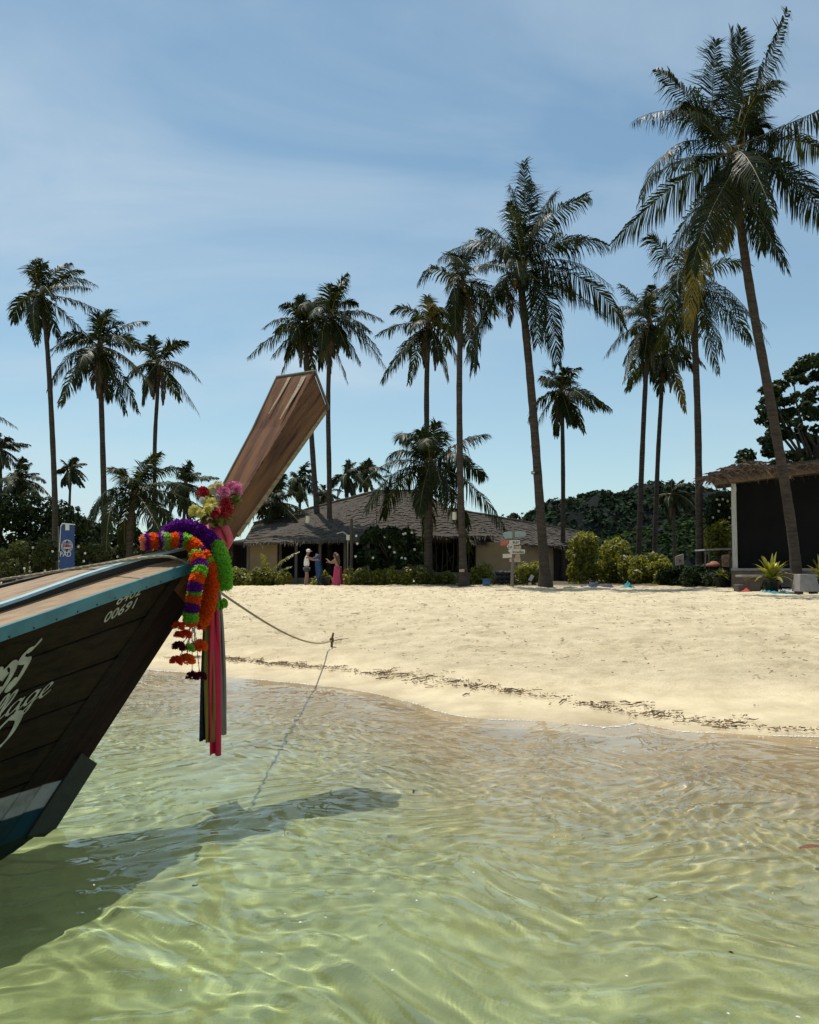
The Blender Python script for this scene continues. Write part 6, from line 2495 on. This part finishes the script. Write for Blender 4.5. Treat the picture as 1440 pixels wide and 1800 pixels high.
# framed board on the dark shrub
t, p = ground_thing('notice_board', 1196, 1028, 37.8, 'small cream notice board tilted above the dark shrubs', 'sign')
board(t, 'panel', [(1188, 994), (1187, 979), (1201, 974), (1202, 991)][::-1], 37.7, 0.03, M['sign_cream'])
for i in range(4):
    ol = [(1188, 994), (1187, 979), (1201, 974), (1202, 991)]
    mb = MB()
    mb.tube([at(*ol[i], 37.69), at(*ol[(i + 1) % 4], 37.69)], 0.022, 5)
    build('frame', mb, M['white_timber'], t)
mb = MB()
mb.tube([at(1193, 984, 37.67), at(1197, 985, 37.67), at(1194, 988, 37.67)], 0.02, 5)
build('painted_mark', mb, M['stick'], t)
mb = MB()
q = at(1195, 990, 37.75)
mb.tube([Vector((q.x, q.y, p.z)), q], 0.025, 6)
build('post', mb, M['post_wood'], t)

# lanterns hanging in the palms, a floodlight and a white lamp
M['paper'] = mat('lantern_paper', (0.66, 0.60, 0.48), 0.8, 0.12, 8)


def lantern(px, py, Y, w, h, label, tilt=0.0):
    c = at(px, py, Y)
    t = thing('hanging_lantern', c, label, 'lantern', 'lanterns hanging in the palms')
    mb = MB()
    mb.lathe(c, [(0.02, -h / 2), (w * 0.46, -h / 2), (w * 0.5, 0), (w * 0.44, h / 2), (0.02, h / 2)], 12)
    build('shade', mb, M['paper'], t)
    mb = MB()
    mb.lathe(c, [(w * 0.2, h / 2 + 0.004), (w * 0.2, h / 2 + 0.05), (0.01, h / 2 + 0.07)], 10)
    build('cap', mb, M['stick'], t)
    mb = MB()
    mb.tube([c + Vector((0, 0, h / 2 + 0.05)), c + Vector((0.02, 0.2, h / 2 + 0.8))], 0.008, 5)
    build('cord', mb, M['stick'], t)
    return t


lantern(541, 913, 42.0, 0.22, 0.36, 'pale paper lantern hanging left of the leaning palm trunk')
lantern(799, 907, 36.6, 0.20, 0.34, 'pale paper lantern hanging left of the slender palm trunk')
t = thing('floodlight', at(939, 830, 35.7), 'black floodlight clamped on the middle palm trunk', 'floodlight')
c = at(938, 831, 35.6)
mb = MB()
mb.box(c, (0.17, 0.12, 0.14), R(20))
build('housing', mb, M['black_pot'], t, bevel=0.015)
mb = MB()
mb.box(c + Vector((-0.02, -0.066, 0)), (0.11, 0.01, 0.08), R(20))
build('glass', mb, M['paper'], t)
mb = MB()
mb.tube([c + Vector((0.05, 0.05, 0)), c + Vector((0.22, 0.3, 0.0))], 0.02, 6)
build('bracket', mb, M['black_pot'], t)
t, p = ground_thing('garden_lamp', 611, 1028, 41.0, 'small garden lamp on a thin post before the veranda', 'lamp')
mb = MB()
q = at(608, 948, 41)
mb.tube([p, Vector((p.x, p.y, q.z))], 0.035, 7)
build('post', mb, M['post_wood'], t)
mb = MB()
mb.box(at(612, 945, 41.0), (0.16, 0.16, 0.26))
build('lantern_box', mb, M['paper'], t)
mb = MB()
mb.tube([at(612, 941, 41), at(603, 935, 41), at(592, 938, 41)], 0.03, 6)
build('arm', mb, M['white_wall'], t)
t, p = ground_thing('timber_pole', 617, 1028, 41.6, 'dark timber pole standing before the big thatched roof', 'pole')
mb = MB()
q = at(618, 912, 41.6)
mb.tube([p, p.lerp(q, 0.5) + Vector((0.02, 0, 0)), q], [0.085, 0.08, 0.075], 8)
build('shaft', mb, M['stick'], t)
# white painted band on the slender palm's foot and a scrap of paper on the flared base
t = thing('trunk_notice', at(813, 1000, 36.1), 'pale notice nailed on the slender palm trunk near the ground', 'notice')
mb = MB()
mb.box(at(812, 1003, 36.27), (0.22, 0.02, 0.12), R(3))
build('sheet', mb, M['sign_cream'], t)
t = thing('paper_scrap', at(934, 1016, 37.5), 'pale blue-white sheet tilted in the hedge by the flared palm', 'sheet')
mb = MB()
mb.box(at(934, 1016, 38.6), (0.16, 0.02, 0.30), 0, 0, R(30))
build('sheet', mb, M['white_cloth'], t)

# ------------------------------------------------------------------ shoreline: foam, wrack line, twigs
rs = np.random.default_rng(77)
M['foam'] = mat('sea_foam', (0.82, 0.80, 0.74), 0.6, 0.05)
V, F = [], []


def add_patch(x, y, z, r, asp, th, n=6, hgt=0.004):
    b = len(V)
    V.append((x, y, z + hgt))
    for j in range(n):
        a = 6.283 * j / n
        q = r * rs.uniform(0.7, 1.2)
        dx, dy = math.cos(a) * q, math.sin(a) * q * asp
        V.append((x + dx * math.cos(th) - dy * math.sin(th), y + dx * math.sin(th) + dy * math.cos(th), z))
    for j in range(n):
        F.append((b, b + 1 + j, b + 1 + (j + 1) % n))


xs = np.arange(-7.5, 9.0, 0.012)
for x in xs:
    x += rs.uniform(-0.006, 0.006)
    y = float(shore(x))
    k = 0.5 + 0.5 * math.sin(x * 2.1 + 1) * math.sin(x * 5.3)
    for _ in range(int(rs.integers(0, 3) * (k > 0.34)) + int(rs.random() < 0.25)):
        yy = y + rs.normal(0, 0.010 + 0.02 * max(0, k - 0.5)) + 0.006
        add_patch(x, yy, max(0.006, gz(x, yy) + 0.004), rs.uniform(0.004, 0.014) * (0.6 + 0.8 * k), 0.7, rs.uniform(0, 3))
    if rs.random() < 0.10 + 0.20 * (k > 0.62):
        yy = y - rs.exponential(0.28)
        add_patch(x, yy, 0.010, rs.uniform(0.005, 0.014), 0.6, rs.uniform(0, 3))
for _ in range(46):
    x = rs.uniform(-1.6, 2.2)
    yy = rs.uniform(3.0, 5.5)
    add_patch(x, yy, 0.015, rs.uniform(0.003, 0.009), 0.6, rs.uniform(0, 3))
mb = MB()
mb.v, mb.f, mb.m = V, F, [0] * len(F)
build('foam', mb, M['foam'], label='thin white foam line and bubbles along the water edge', kind='stuff')

# wrack: dead leaf bits in an uneven line above the swash, and sparse litter over the sand
M['wrack'] = leafmat('dry_wrack', (0.06, 0.036, 0.018), (0.27, 0.17, 0.085), 0.9, 0.0)
WRP = [(300, 1158), (380, 1157), (430, 1163), (470, 1168), (520, 1172), (560, 1176), (610, 1180), (650, 1184), (690, 1188), (730, 1193), (780, 1200), (830, 1208), (880, 1216), (940, 1225), (985, 1232), (1030, 1242), (1080, 1250), (1130, 1256), (1170, 1264), (1230, 1271), (1290, 1276), (1360, 1283), (1440, 1289), (1500, 1294)]
WR = np.array([tuple(gpix(*q)) for q in WRP])
V, F, va = [], [], []


def bit(x, y, l, w):
    th = rs.uniform(0, 6.283)
    z = gz(x, y) + 0.05 * math.exp(-((y - shore(x) - 2.2) / 0.55) ** 2) + 0.012
    b = len(V)
    c, s = math.cos(th), math.sin(th)
    t1, t2 = rs.uniform(0, 0.018), rs.uniform(0, 0.018)
    for (a, q, zz) in ((-l, -w, t1), (l, -w * 0.6, t2), (l, w * 0.6, t2 + 0.008), (-l, w, t1 + 0.008)):
        V.append((x + a * c - q * s, y + a * s + q * c, z + zz))
    F.append((b, b + 1, b + 2, b + 3))
    va.extend([rs.random()] * 4)


wl = np.concatenate([[0], np.cumsum(np.hypot(np.diff(WR[:, 0]), np.diff(WR[:, 1])))])
for c in range(430):
    q = rs.random() * wl[-1]
    if 0.5 + 0.5 * math.sin(q * 2.3) * math.sin(q * 0.9 + 1) + rs.uniform(-0.15, 0.6) < 0.34:
        continue
    x0, y0 = np.interp(q, wl, WR[:, 0]), np.interp(q, wl, WR[:, 1])
    x0 += rs.normal(0, 0.03)
    y0 += rs.normal(0, 0.045) if rs.random() < 0.82 else rs.normal(0.05, 0.2)
    m_ = int(rs.pareto(1.5) * 3 + 2)
    sx_, sy_ = rs.uniform(0.03, 0.16), rs.uniform(0.006, 0.028)
    for _ in range(min(m_, 26)):
        x, y = x0 + rs.normal(0, sx_), y0 + rs.normal(0, sy_)
        if rs.random() < 0.12:
            bit(x, y, rs.uniform(0.03, 0.08), rs.uniform(0.002, 0.004))
        else:
            bit(x, y, rs.uniform(0.005, 0.022), rs.uniform(0.003, 0.009))
for _ in range(3000):
    x, y = rs.uniform(-9, 13), rs.uniform(8.5, 36)
    if y - shore(x) < 2.4:
        continue
    bit(x, y, rs.uniform(0.012, 0.05) * (0.6 + y / 40), rs.uniform(0.006, 0.016))
for _ in range(40):
    x, y = rs.uniform(-2.6, 4.2), rs.uniform(2.6, 8.2)
    if y - shore(x) < -0.5:
        bit(x, y, rs.uniform(0.006, 0.022), rs.uniform(0.003, 0.010))
link('beach_litter', np_mesh('beach_litter', np.array(V), np.array(F), False, {'vary': va}), M['wrack'], kind='stuff')['label'] = 'leaf bits in a wrack line and scattered over the sand and seabed'
TW = [(672, 1195, 0.13, 'short thick dark stick just below the wrack line, nearest the middle'), (645, 1186, 0.2, 'long thin twig at the left part of the wrack line'), (735, 1196, 0.16, 'dark curved twig in the middle of the wrack line'), (803, 1202, 0.22, 'long forked twig right of the middle wrack line'),
      (838, 1210, 0.24, 'longest twig lying along the right wrack line'), (820, 1224, 0.10, 'tiny twig below the longest twig'), (900, 1216, 0.15, 'dark twig on the wrack line below the signpost'), (990, 1235, 0.2, 'reddish twig on the right wrack line'), (1100, 1237, 0.14, 'lone twig above the right wrack line'),
      (1160, 1258, 0.2, 'twig tangled in the far right wrack line'), (1300, 1276, 0.16, 'dark twig near the right edge of the wrack line'), (458, 1166, 0.2, 'twig at the left end of the wrack line by the ribbons'), (625, 1080, 0.22, 'bleached branch lying above the mooring stake'), (600, 1126, 0.32, 'thin stick lying flat on the sand right of the stake')]
for k, (px, py, l, lab) in enumerate(TW):
    l *= rs.uniform(0.35, 0.75)
    p = gpix(px, py)
    p.z += 0.05 * math.exp(-((p.y - shore(p.x) - 2.2) / 0.55) ** 2)
    th = rs.uniform(-1.1, 1.1)
    d = Vector((math.cos(th), math.sin(th), 0)) * l
    mb = MB()
    mb.tube([p - d + Vector((0, 0, 0.012)), p + Vector((0, 0.02, 0.026)), p + d * 0.6 + Vector((0, -0.01, 0.02)), p + d + Vector((0, 0.02, 0.03))], [0.006, 0.009, 0.007, 0.003], 6)
    o = build('twig', mb, M['stick'], label=lab, cat='twig', group='twigs washed up on the beach')
p = Vector(gpix(1434, 1494))
q = at(1434, 1494, 4.6)
q = at(1434, 1494, 4.6 * (0.012 - CAM_H) / (q.z - CAM_H))
mb = MB()
n = 9
for i in range(n):
    f = i / (n - 1)
    w = 0.028 * math.sin(math.pi * min(1, 0.1 + 0.9 * f)) + 0.002
    c = q + Vector((-0.09 + 0.18 * f, 0.01 * math.sin(f * 4), 0.010 * math.sin(f * 3.1) + 0.004))
    mb.v += [tuple(c + Vector((0, -w, 0.006))), tuple(c), tuple(c + Vector((0, w, 0.006)))]
for i in range(n - 1):
    for j in range(2):
        mb.f.append((3 * i + j, 3 * i + j + 1, 3 * i + 4 + j, 3 * i + 3 + j))
        mb.m.append(0)
build('fallen_leaf', mb, mat('rust_leaf', (0.17, 0.055, 0.018), 0.6, 0.3, 20), label='rust-brown fallen leaf floating at the right edge', cat='leaf')
